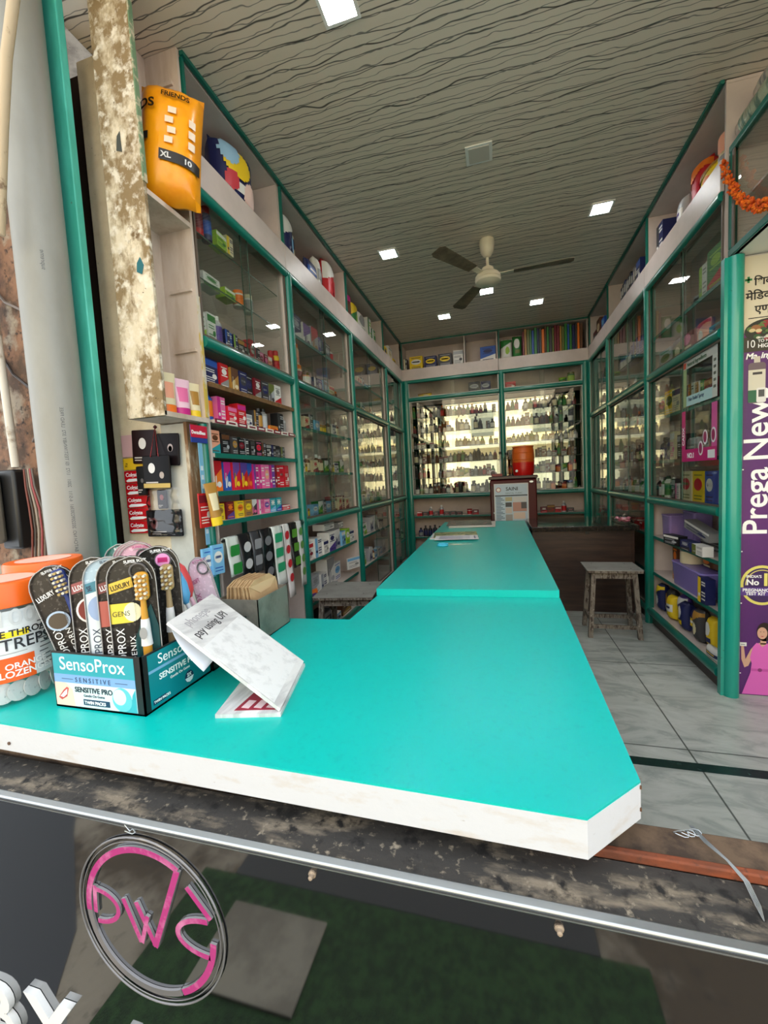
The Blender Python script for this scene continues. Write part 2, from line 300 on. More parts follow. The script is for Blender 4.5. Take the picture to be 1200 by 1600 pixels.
# opposite side of the street (seen only as reflections)
bl = thing('street_building', 'cream sunlit building across the street, mirrored in the back cabinet', 'building', (1.5, -9.4, -0.2))
FAC = mat('cream_facade', (226, 214, 184), 0.8, noise=[(2, (206, 190, 158), 0.45, 0.65, ONE)])
b_ = MB().box(-9, 9, -0.6, 0, 0, 5.6)
b_.build('facade', FAC, bl, smooth=False)
for i in range(6):
    x = -7.4 + i * 2.9
    MB().box(x, x + 1.5, 0.0, 0.06, 0.0, 2.1).build('shutter', c(150, 150, 140), bl, smooth=False)
    MB().box(x + 0.1, x + 1.2, 0.0, 0.05, 3.3, 4.6).build('window', c(70, 74, 74), bl, smooth=False)
MB().box(-9, 9, 0.0, 0.8, 2.75, 2.9).build('balcony_slab', c(232, 226, 206), bl, smooth=False)
MB().box(-9, 9, 0.74, 0.8, 2.9, 3.25).build('balcony_parapet', c(220, 200, 150), bl, smooth=False)

# ------------------------------------------------------------------ counter, ledge, panel in front
cn = thing('shop_counter', 'long low teal laminate counter with worn white edge band and clipped corner', 'counter', (0.6, 1.0, 0.0))
off = Matrix.Translation((-0.6, -1.0, 0))
poly = [(-0.30, 0.687), (1.375, 0.658), (1.477, 0.760), (1.494, 1.860), (0.700, 1.828), (0.684, 1.492), (-0.045, 1.452), (-0.045, 1.115), (-0.30, 1.110)]
MB().prism(poly, off @ Matrix.Translation((0, 0, 0.645)), 0.064).build('edge_band', EDGE, cn, smooth=False)
pin = [(-0.30, 0.6875), (1.3746, 0.6585), (1.4765, 0.7603), (1.4935, 1.860), (0.700, 1.828), (0.6845, 1.4925), (-0.045, 1.4525), (-0.045, 1.115), (-0.30, 1.110)]
MB().prism(pin, off @ Matrix.Translation((0, 0, 0.7085)), 0.0045, 0).build('laminate_top', COUNTER, cn, smooth=False)
MB().box(0.02 - 0.6, 1.30 - 0.6, 0.86 - 1.0, 1.40 - 1.0, 0, 0.645).box(0.78 - 0.6, 1.40 - 0.6, 1.40 - 1, 1.84 - 1, 0, 0.645).build('base_cabinet', WOODD, cn, smooth=False)
for x in (0.11, 0.62, 0.95): MB().lathe([(0.004, 0), (0.004, 0.002)], n=10, axis='y', cx=x - 0.6, cy=0.6785 - 0.0175 * (x + 0.13) / 1.5 * 1.0 - 1.0 + 0.0035, cz=0.665).build('nail_head', c(96, 70, 52), cn)
for (px, pz) in ((0.0, 0.012), (0.003, 0.052)): MB().box(1.4748 - 0.6, 1.4778 - 0.6, 0.757 - 1, 0.760 - 1, 0.648 + pz, 0.654 + pz).build('nail_head', c(96, 70, 52), cn)
uc = thing('raised_counter', 'raised teal inner counter running back to the maroon fridge', 'counter', (1.1, 3.2, 0.0))
o2 = Matrix.Translation((-1.1, -3.2, 0))
p2 = [(0.697, 1.827), (1.491, 1.856), (1.510, 4.62), (0.672, 4.62)]
MB().prism(p2, o2 @ Matrix.Translation((0, 0, 0.7135)), 0.0285).build('edge_band', COUNTER, uc, smooth=False)
MB().prism(p2, o2 @ Matrix.Translation((0, 0, 0.742)), 0.003).build('laminate_top', COUNTER, uc, smooth=False)
MB().box(0.76 - 1.1, 1.42 - 1.1, 1.92 - 3.2, 4.58 - 3.2, 0, 0.7135).build('base_cabinet', WOODD, uc, smooth=False)
# barrier under the counter
ld = MB().box(-1.6, 2.9, 0.622, 0.715, -0.15, 0.600)
struct(ld.build('barrier_ledge', LEDGE, smooth=False))
an = thing('angle_iron', 'rusty orange angle iron running along the ledge behind the counter corner', 'metal bar', (1.4, 0.75, 0.6))
MB().box(-0.12, 1.5, -0.035, -0.022, -0.0, 0.016).build('upright_flange', RUST, an, bev=0.003)
MB().box(-1.6, 1.5, -0.022, 0.048, -0.6, 0.006).build('flat_flange', DIRT, an, bev=0.003)
pn = thing('front_panel', 'glossy black sign panel facing the street under the teal counter', 'panel', (0.6, 0.61, 0.0))
MB().box(-2.2, 2.2, -0.004, 0.010, -0.148, 0.592).build('sheet', BLACKPANEL, pn, smooth=False)
MB().box(-2.2, 2.2, -0.0065, 0.0112, 0.590, 0.603).build('metal_trim', ALU, pn, bev=0.003)
MB().box(-2.2, 2.2, -0.0075, 0.0, 0.5955, 0.5985).build('trim_groove', c(60, 62, 64), pn, smooth=False)
SCR = mat('dirty_screw', (150, 132, 112), 0.7, noise=[(60, (80, 66, 54), 0.5, 0.6, ONE)])
for x in (0.93, 1.325):
    MB().lathe([(0.007, 0), (0.007, 0.003), (0.004, 0.005), (0.004, 0.010), (0.002, 0.012)], n=10, axis='y', cx=x - 0.6, cy=-0.004, cz=0.578).build('screw', SCR, pn)
# acrylic logo on the panel
lg = thing('panel_logo', 'round clear acrylic logo with pink faced letters on the black panel', 'logo', (0.566, 0.6055, 0.402))
PINK = mat('pink_acrylic_face', (168, 52, 118), 0.25, noise=[(20, (196, 120, 160), 0.5, 0.7, ONE)])
ACR = mat('clear_acrylic_edge', (150, 148, 150), 0.15, 0.3)
LF = FR((0, 0, 0), (1, 0, 0), (0, 0, 1))
def lp(name, polys, m, d=0.0045, base=0.0):
    k = MB()
    for i, p in enumerate(polys): k.prism(p, LF @ Matrix.Translation((0, 0, base)), d + .00035 * i, 0, 1)
    return k.build(name, [m, ACR], lg, smooth=False)
RG = MB()
for R_, r_ in ((0.174, 0.0020), (0.1655, 0.0010)): RG.tube([(R_ * math.cos(2 * PI * i / 64), -0.0035, R_ * math.sin(2 * PI * i / 64)) for i in range(64)], r_, 8, closed=True)
RG.build('outer_ring', mat('clear_ring', (128, 126, 128), 0.12, 0.3), lg)
lp('pink_arc', [strokes_ring(0.156, 0.156, 0.013, -0.35 * PI, -0.02 * PI, 18), strokes_ring(0.156, 0.156, 0.013, 0.315 * PI, 1.02 * PI, 26)], PINK)
lp('lower_arc', [strokes_ring(0.156, 0.156, 0.012, 1.02 * PI, 1.64 * PI, 26)], mat('grey_acrylic_face', (120, 116, 118), 0.2, 0.2))
def bar(p, q, wd):
    p, q = Vector(p), Vector(q); t = (q - p).normalized(); nn = Vector((-t.y, t.x)) * wd / 2
    return [tuple(p - nn), tuple(q - nn), tuple(q + nn), tuple(p + nn)]
lp('letter', [bar((-0.130, 0.048), (-0.134, -0.012), 0.010), strokes_ring(0.062, 0.040, 0.010, -0.5 * PI, 0.5 * PI, 14, -0.130, 0.006)], PINK)
lp('letter', [bar((-0.058, 0.036), (-0.022, -0.050), 0.011), bar((-0.026, 0.036), (0.014, -0.050), 0.011), bar((-0.020, -0.050), (0.000, 0.012), 0.009), bar((0.012, -0.050), (0.082, 0.126), 0.013)], PINK)
lp('letter', [strokes_ring(0.076, 0.042, 0.011, 0.5 * PI, 1.5 * PI, 16, 0.140, -0.004), bar((0.100, 0.096), (0.148, 0.040), 0.011)], PINK)
wt = thing('panel_letters', 'white raised capital letters at the lower left of the black panel', 'letters', (0.2, 0.5992, 0.05))
text('B', 0.185, front(-0.145, 0.0, -0.045), mat('white_acrylic', (232, 232, 230), 0.3), wt, ext=0.006, bold=0.02, name='letter')
text('Y', 0.205, front(0.008, 0.0, -0.045), mat('white_acrylic', (232, 232, 230), 0.3), wt, ext=0.006, bold=0.02, name='letter')
text('I', 0.185, front(0.268, 0.0, -0.045), mat('white_acrylic', (232, 232, 230), 0.3), wt, ext=0.006, bold=0.02, name='letter')
# twisted wire over the rusty angle
wr = MB(); rnd = random.Random(3)
for k in range(4):
    wr.tube([(1.565 + k * 0.0015, 0.80, 0.613), (1.572 + 0.0014 * k, 0.765, 0.616 + 0.001 * k), (1.588 + 0.001 * k, 0.730, 0.620), (1.600 + 0.002 * k, 0.705, 0.612), (1.600 + 0.002 * k, 0.675, 0.604), (1.600, 0.655, 0.602)], 0.0009, 5)
for k in range(3):
    wr.tube([(1.545 + 0.012 * math.cos(a) + 0.009 * k, 0.782 + 0.006 * math.sin(a), 0.611 + 0.003 * k + 0.002 * math.sin(2 * a)) for a in [i * PI / 5 for i in range(10)]], 0.0009, 5, closed=True)
tag(wr.build('tie_wire', ALU), 'thin twisted tie wire looped over the rusty angle iron', 'wire')
MB().tube([(0.530, 0.603, 0.598), (0.545, 0.600, 0.590), (0.552, 0.6, 0.596), (0.556, 0.602, 0.588), (0.548, 0.602, 0.583), (0.53, 0.602, 0.586)], 0.001, 5).build('wire_hook', ALU, pn, loc=(-0.6, -0.61, 0))

# ------------------------------------------------------------------ left street side: pipe, rail, conduit, meter, wires
pp = thing('drain_pipe', 'fat grey plastic drain pipe standing left of the teal rail', 'pipe', (-0.296, 1.2, 0.001))
MB().lathe([(0.079, 0.0), (0.079, 3.25)], n=40).build('tube', PVC, pp)
TXT = c(70, 72, 74)
def wrap_text(s, size, z, ang, parent, r_=0.0792):
    t = text(s, size, Matrix.Identity(4), TXT, parent, ext=0.0, name='lettering')
    for v in t.data.vertices:
        a = ang + v.co.y / r_; z_ = z + v.co.x
        v.co = (r_ * math.cos(a), r_ * math.sin(a), z_)     # text runs up the pipe
    return t
wrap_text('4 (BAR)      BATCH NO. 202209230361  6-5/11   2001   1/72  ISI TEST/WNBY 372  LEAD FREE', 0.0150, 0.97, -0.62, pp)
wrap_text('supreme', 0.019, 2.03, -0.70, pp)
rl = MB().box(-0.287, -0.214, 1.285, 1.315, 0.001, H + 0.05)
tag(rl.build('shutter_rail', mat('teal_rail_paint', (74, 182, 166), 0.5, noise=[(5, (56, 160, 142), 0.45, 0.6, (2, 2, 0.4)), (40, (80, 110, 90), 0.70, 0.75, ONE)]), bev=0.004), 'tall flat teal painted shutter rail beside the grey drain pipe', 'rail')
cdn = MB().tube([(-0.90, 1.39, 2.9), (-0.856, 1.393, 2.1), (-0.838, 1.395, 1.39)], 0.016, 12)
tag(cdn.build('conduit_pipe', mat('dirty_white_pvc', (206, 200, 188), 0.5, noise=[(14, (150, 132, 112), 0.56, 0.68, ONE)])), 'thin dirty white conduit slanting down to the meter box', 'pipe')
tag(MB().tube([(-0.05, 1.05, 3.0), (-0.095, 1.05, 2.76), (-0.155, 1.05, 2.60), (-0.205, 1.05, 2.40), (-0.27, 1.05, 2.1)], 0.015, 12).build('conduit_pipe', mat('dusty_conduit', (186, 166, 136), 0.6, noise=[(20, (120, 96, 70), 0.58, 0.68, ONE)])), 'dusty cream conduit slanting in front of the grey drain pipe top', 'pipe')
mt = thing('meter_box', 'black electric meter box with clear domed cover on brick wall', 'meter', (-0.88, 1.40, 1.02))
MB().box(-0.06, 0.055, -0.03, 0.04, 0.0, 0.36).build('case', RUBBER, mt, bev=0.012)
MB().box(-0.14, -0.01, -0.085, -0.03, 0.03, 0.345).build('cover', mat('smoky_cover', (120, 112, 100), 0.15), mt, bev=0.02)
MB().box(-0.10, -0.03, -0.088, -0.084, 0.17, 0.28).build('label_plate', c(190, 184, 170), mt, smooth=False)
WC = [((120, 60, 52), 'red brown'), ((70, 58, 50), 'dark brown'), ((150, 136, 120), 'pale grey'), ((150, 60, 60), 'dull red'), ((96, 84, 74), 'grey brown')]
for i, (cc, nm) in enumerate(WC):
    a = rnd.uniform(-0.02, 0.02)
    pts = [(-0.805 + i * 0.012, 1.405, 1.38), (-0.80 + 0.014 * i, 1.40, 1.30), (-0.785 + 0.02 * i, 1.395, 1.20), (-0.775 + 0.020 * i, 1.39, 1.10), (-0.80 + 0.020 * i, 1.395, 0.98), (-0.83 + 0.025 * i, 1.40, 0.86)]
    tag(MB().tube(pts, 0.0042, 7).build('electric_wire', c(*cc)), '%s loose wire hanging below the conduit beside the meter box' % nm, 'wire', 'loose wires by the meter box')
for i, (y0, z0, z1, x0, x1) in enumerate(((1.425, 2.02, 1.70, -0.98, -0.70), (1.42, 1.74, 1.50, -0.64, -0.76), (1.425, 2.3, 2.05, -0.98, -0.70))):
    tag(MB().tube([(x0, y0 + .006, z0), ((x0 + x1) / 2, y0 + .006, (z0 + z1) / 2 - 0.05), (x1, y0 + .006, z1)], 0.006, 7).build('service_cable', c(58 + 30 * i, 50 + 28 * i, 46 + 26 * i)), ['dark cable sagging across the brick wall behind the drain pipe', 'grey cable crossing low on the brick wall behind the pipe', 'pale cable crossing the top of the brick wall at left'][i], 'cable')

# ------------------------------------------------------------------ cabinets
BEAD = mat('pale_beading', (176, 182, 172), 0.4)
BROWNB = mat('brown_track', (92, 80, 70), 0.5)
class Cab:
    def __init__(s, label, ox, oy, rot, w): s.o = (ox, oy); s.r = rot; s.w = w; s.root = thing('display_cabinet', label, 'cabinet', (ox, oy, 0), rot)
    def at(s, u, y, z):
        cs, sn = math.cos(s.r), math.sin(s.r); return (s.o[0] + u * cs - y * sn, s.o[1] + u * sn + y * cs, z)
def cabinet(label, ox, oy, rot, w, levels, pl=0.06, pr=0.0, depth=0.30, niche=True, fascia=True, bead=None, track=BROWNB):
    cb = Cab(label, ox, oy, rot, w); R = cb.root; dp = depth; bead = bead or track
    MB().box(0.004, w - 0.004, dp - 0.01, dp, 0.06, H - 0.004).build('back_board', LAM, R, smooth=False)
    for xs in (0.004, w - 0.016): MB().box(xs, xs + 0.012, 0.012, dp - 0.01, 0.06, H - 0.022).build('side_board', LAM, R, smooth=False)
    MB().box(0.004, w - 0.004, 0.012, dp - 0.01, H - 0.021, H - 0.006).build('niche_ceiling', LAM, R, smooth=False)
    MB().box(0.004, w - 0.004, 0.02, dp - 0.02, 0.0, 0.06).build('plinth', WOODD, R, smooth=False)
    MB().box(0.004, 0.018, -0.004, 0.012, ZFT, H - 0.02).build('divider_edge', TEALD, R, smooth=False)
    if fascia:
        MB().box(0.0006, w - .0006, -0.012, 0.008, ZFB + 0.014, ZFT).build('fascia_board', LAM, R, bev=0.003)
        MB().box(0.016, w - 0.016, 0.008, dp - 0.01, ZFT - 0.02, ZFT - 0.002).build('niche_floor', LAM, R, smooth=False)
    if pl: MB().sweep(hr(pl - .002, 0.024), (pl / 2, 0, 0.0), (pl / 2, 0, ZFB), (0, -1, 0)).box(0.001, pl, 0, 0.03, 0, ZFB).build('post', TEAL, R)
    if pr: MB().sweep(hr(pr - .002, 0.024), (w - pr / 2, 0, 0.0), (w - pr / 2, 0, ZFB), (0, -1, 0)).box(w - pr, w - 0.001, 0, 0.03, 0, ZFB).build('post', TEAL, R)
    xa, xb = max(pl, .001), w - pr - .001
    for lv in levels:
        z0, z1 = lv['z']
        MB().sweep(hr(0.05, 0.020), (xa, 0, z0 - 0.025), (xb, 0, z0 - 0.025), (0, -1, 0)).box(xa, xb, 0, 0.012, z0 - 0.05, z0).build('rail', TEAL, R)
        MB().box(0.016, w - 0.016, 0.012, dp - 0.01, z0 - 0.02, z0 - 0.002).build('shelf', LAM, R, smooth=False)
        if lv.get('top'): MB().sweep(hr(0.044, 0.020), (xa, 0, z1 + 0.02), (xb, 0, z1 + 0.02), (0, -1, 0)).box(xa, xb, 0, 0.012, z1, z1 + 0.04).build('rail', TEAL, R)
        if lv.get('mirror'): MB().box(0.018, w - 0.018, dp - 0.013, dp - 0.0105, z0 + 0.01, z1 - 0.01).build('mirror', MIRROR, R, smooth=False)
        for (sz, sk) in lv.get('sh', ()):
            if sk == 'glass': MB().box(0.018, w - 0.018, 0.055, dp - 0.014, sz - 0.007, sz - 0.001).box(0.018, w - 0.018, 0.0535, 0.055, sz - 0.007, sz - 0.001, 1).build('glass_shelf', [GSHELF, GEDGE], R, smooth=False)
            else: MB().box(0.018, w - 0.018, 0.03, dp - 0.011, sz - 0.02, sz - 0.001).box(0.018, w - 0.018, 0.024, 0.03, sz - 0.022, sz - 0.001, 1).build('shelf', [LAM, TEALD], R, smooth=False)
        g = lv.get('glass')
        if g:
            t = 0.011; y0 = -0.001; y1 = 0.006
            MB().box(xa, xb, y0, y1, z0, z0 + t).box(xa, xb, y0, y1, z1 - t, z1).box(xa, xa + t, y0, y1, z0 + t, z1 - t).box(xb - t, xb, y0, y1, z0 + t, z1 - t).build('glass_bead', bead, R, smooth=False)
            m = (xa + xb) / 2 + lv.get('mid', 0)
            if 'l' in g: MB().box(xa + 0.004, m + 0.025, 0.014, 0.018, z0 + 0.004, z1 - 0.004).box(m + 0.025, m + 0.0262, 0.013, 0.019, z0 + 0.004, z1 - 0.004, 1).build('sliding_pane', [GLASS, GEDGE], R, smooth=False)
            if 'r' in g: MB().box(m - 0.025, xb - 0.004, 0.023, 0.027, z0 + 0.004, z1 - 0.004).box(m - 0.0262, m - 0.025, 0.022, 0.028, z0 + 0.004, z1 - 0.004, 1).build('sliding_pane', [GLASS, GEDGE], R, smooth=False)
    return cb
UP = dict(z=(ZM + 0.025, ZFB - 0.005), glass='lr', top=False)
def U(sh, **k): return dict(UP, sh=sh, **k)
def topmold(cb, w):
    MB().sweep(hr(0.046, 0.022), (0.001, 0, ZFB - 0.008), (w - .001, 0, ZFB - 0.008), (0, -1, 0)).build('top_moulding', TEAL, cb.root)
LY = [2.50, 3.66, 4.89, D]
L0 = cabinet('left open shelf cabinet nearest the street, glass fronted above', 0, 1.66, PI / 2, 0.838, [U([(2.44, 'glass'), (2.235, 'glass')])], pl=0.0)
L1 = cabinet('left glass cabinet with white medicine boxes on its low open shelves', 0, LY[0], PI / 2, LY[1] - LY[0], [U([(2.25, 'teal')]), dict(z=(ZL + 0.025, ZM - 0.027), glass='lr', sh=[(1.64, 'teal'), (1.33, 'teal')]), dict(z=(0.13, ZL - 0.03), sh=[(0.708, 'teal'), (0.41, 'teal')])])
L2 = cabinet('left glass cabinet, second from the back corner', 0, LY[1], PI / 2, LY[2] - LY[1], [U([(2.21, 'teal')]), dict(z=(ZL + 0.025, ZM - 0.027), glass='lr', sh=[(1.64, 'glass'), (1.33, 'glass')]), dict(z=(0.13, ZL - 0.03), glass='r', sh=[(0.708, 'teal'), (0.41, 'teal')])])
L3 = cabinet('left glass cabinet standing in the back left corner', 0, LY[2], PI / 2, LY[3] - LY[2] - 0.027, [U([(2.21, 'teal')]), dict(z=(ZL + 0.025, ZM - 0.027), glass='lr', sh=[(1.64, 'glass'), (1.33, 'glass')]), dict(z=(0.13, ZL - 0.03), glass='lr', sh=[(0.708, 'teal'), (0.41, 'teal')])], pr=0.07)
for q in (L0, L1, L2, L3): topmold(q, q.w)
BSH = [(2.08, 'glass'), (1.87, 'glass'), (1.655, 'glass'), (1.445, 'glass'), (1.235, 'glass')]
BL_ = [dict(z=(2.36, ZFB - 0.005), glass='lr'), dict(z=(1.005, 2.305), glass='lr', sh=BSH[:5], mirror=True), dict(z=(0.13, 0.95), sh=[(0.705, 'teal'), (0.41, 'teal')])]
B0 = cabinet('left half of the mirrored back wall cabinet', 0.002, D, 0, 1.298, BL_, pl=0.085, depth=0.31, bead=BEAD)
B1 = cabinet('right half of the mirrored back wall cabinet', 1.302, D, 0, W - 1.304, BL_, pl=0.06, pr=0.075, depth=0.31, bead=BEAD)
for q in (B0, B1): topmold(q, q.w)
RY = [2.60, 3.74, 4.92, D]
R0 = cabinet('right glass cabinet nearest the street with low open shelves', W, RY[1], -PI / 2, RY[1] - RY[0], [U([(2.2, 'teal')]), dict(z=(ZL + 0.025, ZM - 0.027), glass='lr', sh=[(1.60, 'teal'), (1.285, 'teal')]), dict(z=(0.13, ZL - 0.03), sh=[(0.705, 'teal'), (0.42, 'teal')])])
R1 = cabinet('right glass cabinet behind the dark desk', W, RY[2], -PI / 2, RY[2] - RY[1], [U([(2.2, 'glass')]), dict(z=(ZL + 0.025, ZM - 0.027), glass='lr', sh=[(1.6, 'glass'), (1.3, 'glass')]), dict(z=(0.13, ZL - 0.03), glass='lr', sh=[(0.705, 'teal'), (0.41, 'teal')])], mid_=0) if False else cabinet('right glass cabinet behind the dark desk', W, RY[2], -PI / 2, RY[2] - RY[1], [U([(2.2, 'glass')]), dict(z=(ZL + 0.025, ZM - 0.027), glass='lr', sh=[(1.6, 'glass'), (1.3, 'glass')]), dict(z=(0.13, ZL - 0.03), glass='lr', sh=[(0.705, 'teal'), (0.41, 'teal')])])
R2 = cabinet('right glass cabinet standing in the back right corner', W, RY[3] - 0.027, -PI / 2, RY[3] - RY[2] - 0.027, [U([(2.2, 'glass')]), dict(z=(ZL + 0.025, ZM - 0.027), glass='lr', sh=[(1.6, 'glass'), (1.3, 'glass')]), dict(z=(0.13, ZL - 0.03), glass='lr', sh=[(0.705, 'teal'), (0.41, 'teal')])], pl=0.07)
for q in (R0, R1, R2): topmold(q, q.w)
# heavy round front post of the right run
fp = MB().lathe([(0.036, 0.0), (0.036, 2.255)], n=24).box(-0.05, -0.02, -0.01, 0.024, 0, 2.255)
fo = fp.build('corner_post', mat('teal_front_post_lit', (16, 150, 132), 0.3, noise=[(30, (10, 110, 96), 0.66, 0.72, ONE)], coat=0.4), loc=(W + 0.038, 2.56, 0)); tag(fo, 'thick round teal corner post beside the purple poster', 'post')  # brighter copy of the post teal, front daylight put into its colour
# open shelves of the nearest left bay
def l0shelf(z, m, edge, y0=0.03, th=0.018, x0=0.02, x1=0.83):
    MB().box(x0, x1, y0 + 0.004, 0.285, z - th, z).box(x0, x1, y0 - 0.004, y0 + 0.004, z - th - 0.004, z, 1).build('open_shelf', [m, edge], L0.root, smooth=False)
l0shelf(1.736, WOODM, WOODM, 0.0); l0shelf(1.566, LAMD, LAMD, 0.0, 0.012); l0shelf(1.412, LAM, TEALD, 0.0); l0shelf(1.234, LAM, TEALD, 0.0); l0shelf(1.093, LAM, TEALD, 0.0)
MB().box(0.60, 0.63, 0.27, 0.288, 0.1, 1.56).build('back_batten', TEALD, L0.root, smooth=False)
PRICE = [c(226, 222, 212), c(120, 30, 52)]
for i in range(9):
    MB().box(0.03 + i * 0.088, 0.108 + i * 0.088, -0.0075, -0.0045, 1.551, 1.571).box(0.04 + i * 0.088, 0.095 + i * 0.088, -0.0085, -0.0072, 1.557, 1.565, 1).build('price_strip', [PRICE[(i + 1) % 2], PRICE[i % 2]], L0.root, smooth=False)
# end shelf box of the left run (stained front)
eb = thing('wall_shelf_box', 'tall shelf box with peeling stained front at the left jamb', 'shelf', (-0.09, 1.52, 1.545))
E0 = Matrix.Translation((0.09, -1.52, -1.545))
def bx(name, x0, x1, y0, y1, z0, z1, m, **k): return MB().box(x0 + 0.09, x1 + 0.09, y0 - 1.52, y1 - 1.52, z0 - 1.545, z1 - 1.545).build(name, m, eb, **k)
bx('front_board', -0.181, 0.0, 1.387, 1.405, 1.545, H - 0.003, STAIN, bev=0.003)
bx('edge_strip', -0.001, 0.004, 1.3865, 1.406, 2.42, H - 0.003, mat('green_edge_paint', (104, 132, 98), 0.7, noise=[(30, (190, 178, 150), 0.5, 0.6, ONE)]), smooth=False)
bx('back_board', -0.181, -0.168, 1.405, 1.655, 1.56, H - 0.003, LAMD, smooth=False)
bx('far_board', -0.168, -0.002, 1.64, 1.654, 1.56, H - 0.003, LAMD, smooth=False)
bx('yellow_edge', -0.004, 0.002, 1.638, 1.656, 1.57, 2.1, mat('yellowed_edge', (196, 168, 70), 0.7, noise=[(20, (206, 196, 180), 0.5, 0.6, (1, 1, .4))]), smooth=False)
bx('shelf', -0.181, 0.0, 1.392, 1.655, 1.545, 1.565, LAMD, smooth=False)
bx('shelf', -0.168, -0.002, 1.405, 1.64, 2.385, 2.405, LAMD, smooth=False)
for z in (1.86, 2.12, 2.62): bx('cleat', -0.13, -0.02, 1.628, 1.64, z, z + 0.014, LAMD, smooth=False)
bx('cleat', -0.16, -0.03, 1.63, 1.64, 2.97, 2.985, LAMD, smooth=False)
PT1 = MB().prism([(-0.062, 2.130), (-0.045, 2.150), (-0.030, 2.118), (-0.042, 2.085), (-0.066, 2.098)], FR((0.09, -0.134, -1.545), (1, 0, 0), (0, 0, 1)), 0.0008).build('peeled_patch', c(20, 96, 104), eb, smooth=False)
MB().prism([(-0.100, 2.60), (-0.085, 2.615), (-0.082, 2.54), (-0.108, 2.55)], FR((0.09, -0.134, -1.545), (1, 0, 0), (0, 0, 1)), 0.0008).build('peeled_patch', c(64, 66, 60), eb, smooth=False)
# teal slim post below the box, at the left end of the open shelves
sp = MB().lathe([(0.020, 0.0), (0.020, 1.54)], n=16).build('slim_post', TEAL, loc=(-0.022, 1.632, 0)); tag(sp, 'slim round teal post under the stained shelf box', 'post')
# hanging glass box of the right run
hb = thing('hanging_glass_cabinet', 'overhead glass cabinet at upper right, hung with the orange garland', 'cabinet', (2.56, 2.0, 2.262))
def hx(name, x0, x1, y0, y1, z0, z1, m, **k): return MB().box(x0 - 2.56, x1 - 2.56, y0 - 2.0, y1 - 2.0, z0 - 2.262, z1 - 2.262).build(name, m, hb, **k)
hx('bottom_board', 2.405, 2.75, 1.45, 2.585, 2.262, 2.28, WHITE, smooth=False)
hx('top_board', 2.405, 2.75, 1.45, 2.585, 2.77, 2.785, LAM, smooth=False)
hx('back_board', 2.735, 2.75, 1.45, 2.585, 2.28, 2.77, LAM, smooth=False)
hx('end_board', 2.43, 2.735, 2.57, 2.585, 2.28, 2.77, LAM, smooth=False)
hx('bottom_rail', 2.40, 2.43, 1.45, 2.585, 2.262, 2.30, TEALD, bev=0.006)
hx('top_rail', 2.40, 2.43, 1.45, 2.585, 2.755, 2.79, TEALD, bev=0.006)
hx('stile', 2.40, 2.43, 2.555, 2.585, 2.30, 2.755, TEALD, bev=0.006)
hx('glass_bead', 2.402, 2.408, 2.535, 2.555, 2.30, 2.755, BROWNB, smooth=False)
hx('glass_pane', 2.412, 2.416, 1.46, 2.555, 2.30, 2.755, GLASS, smooth=False)
hx('shelf', 2.44, 2.735, 1.46, 2.56, 2.50, 2.51, LAM, smooth=False)
# ------------------------------------------------------------------ product templates (unit size, copied and scaled; front faces local -Y)
PAL = dict(navy=(28, 34, 84), black=(24, 23, 25), charcoal=(58, 56, 58), white=(226, 224, 218), cream=(222, 208, 170), red=(190, 26, 34), maroon=(116, 22, 36), crimson=(206, 30, 56), pink=(226, 110, 160), magenta=(196, 40, 130),
           yellow=(236, 200, 36), orange=(236, 120, 32), gold=(170, 124, 52), green=(44, 122, 52), olive=(104, 112, 50), teal=(40, 150, 160), blue=(36, 84, 170), sky=(120, 180, 220), purple=(110, 70, 150), silver=(170, 172, 176), brown=(96, 58, 34),
           amber=(110, 56, 20), palepink=(234, 192, 208), grey=(140, 140, 138), peach=(232, 160, 130), lime=(150, 190, 50), violet=(84, 60, 140))
def pm(n): return c(*PAL[n]) if n not in ('amberglass',) else c(*PAL['amber'])
INK = {'white': 'navy', 'cream': 'maroon', 'yellow': 'navy', 'silver': 'navy', 'peach': 'maroon', 'sky': 'navy', 'lime': 'green', 'grey': 'navy', 'pink': 'white', 'orange': 'white'}
def ink(n): return INK.get(n, 'white')
T = {}
def tmpl(kind, parts):
    """parts: list of (part name, MB); the first is the thing itself"""
    T[kind] = [(n, b.mesh(n)) for n, b in parts]
    for n, me in T[kind]:
        me.materials.append(None)
        if max([p.material_index for p in me.polygons] or [0]) > 0: me.materials.append(None)
        me.polygons.foreach_set('use_smooth', [True] * len(me.polygons)); me.set_sharp_from_angle(angle=math.radians(38))
PF = FR((0, -0.5, 0), (1, 0, 0), (0, 0, 1))
def pr_(polys, base=0.004):
    k = MB()
    for i, p in enumerate(polys): k.prism(p[0], PF @ Matrix.Translation((0, 0, 0.0)), base + 0.004 * i, p[1] if len(p) > 1 else 0)
    return k
UB = lambda: MB().box(-0.5, 0.5, -0.5, 0.5, 0, 1)
lines = lambda x0, x1, zs, h=0.03: [(rect(x0, x1, z, z + h), 0) for z in zs]
tmpl('carton_a', [('medicine_carton', UB()), ('printed_band', pr_([(rect(-.5, .5, .72, .94),)] + [])), ('printed_lines', pr_(lines(-.4, .25, (.12, .2, .28, .5, .58)) + [(ell(.16, .1, 14, .24, .36), 0)]))])
tmpl('carton_b', [('medicine_carton', UB()), ('printed_band', pr_([([(-.5, 0), (.5, 0), (.5, .45), (-.5, .18)],)])), ('printed_lines', pr_([(ell(.3, .12, 18, 0, .68), 0)] + lines(-.35, .35, (.82, .5, .1), .04)))])
tmpl('carton_c', [('medicine_carton', UB()), ('printed_band', pr_([(rect(-.5, -.12, 0, 1),)])), ('printed_lines', pr_(lines(-.02, .42, (.15, .3, .42, .72, .82), .05) + [(ell(.12, .07, 12, -.3, .3), 0)]))])
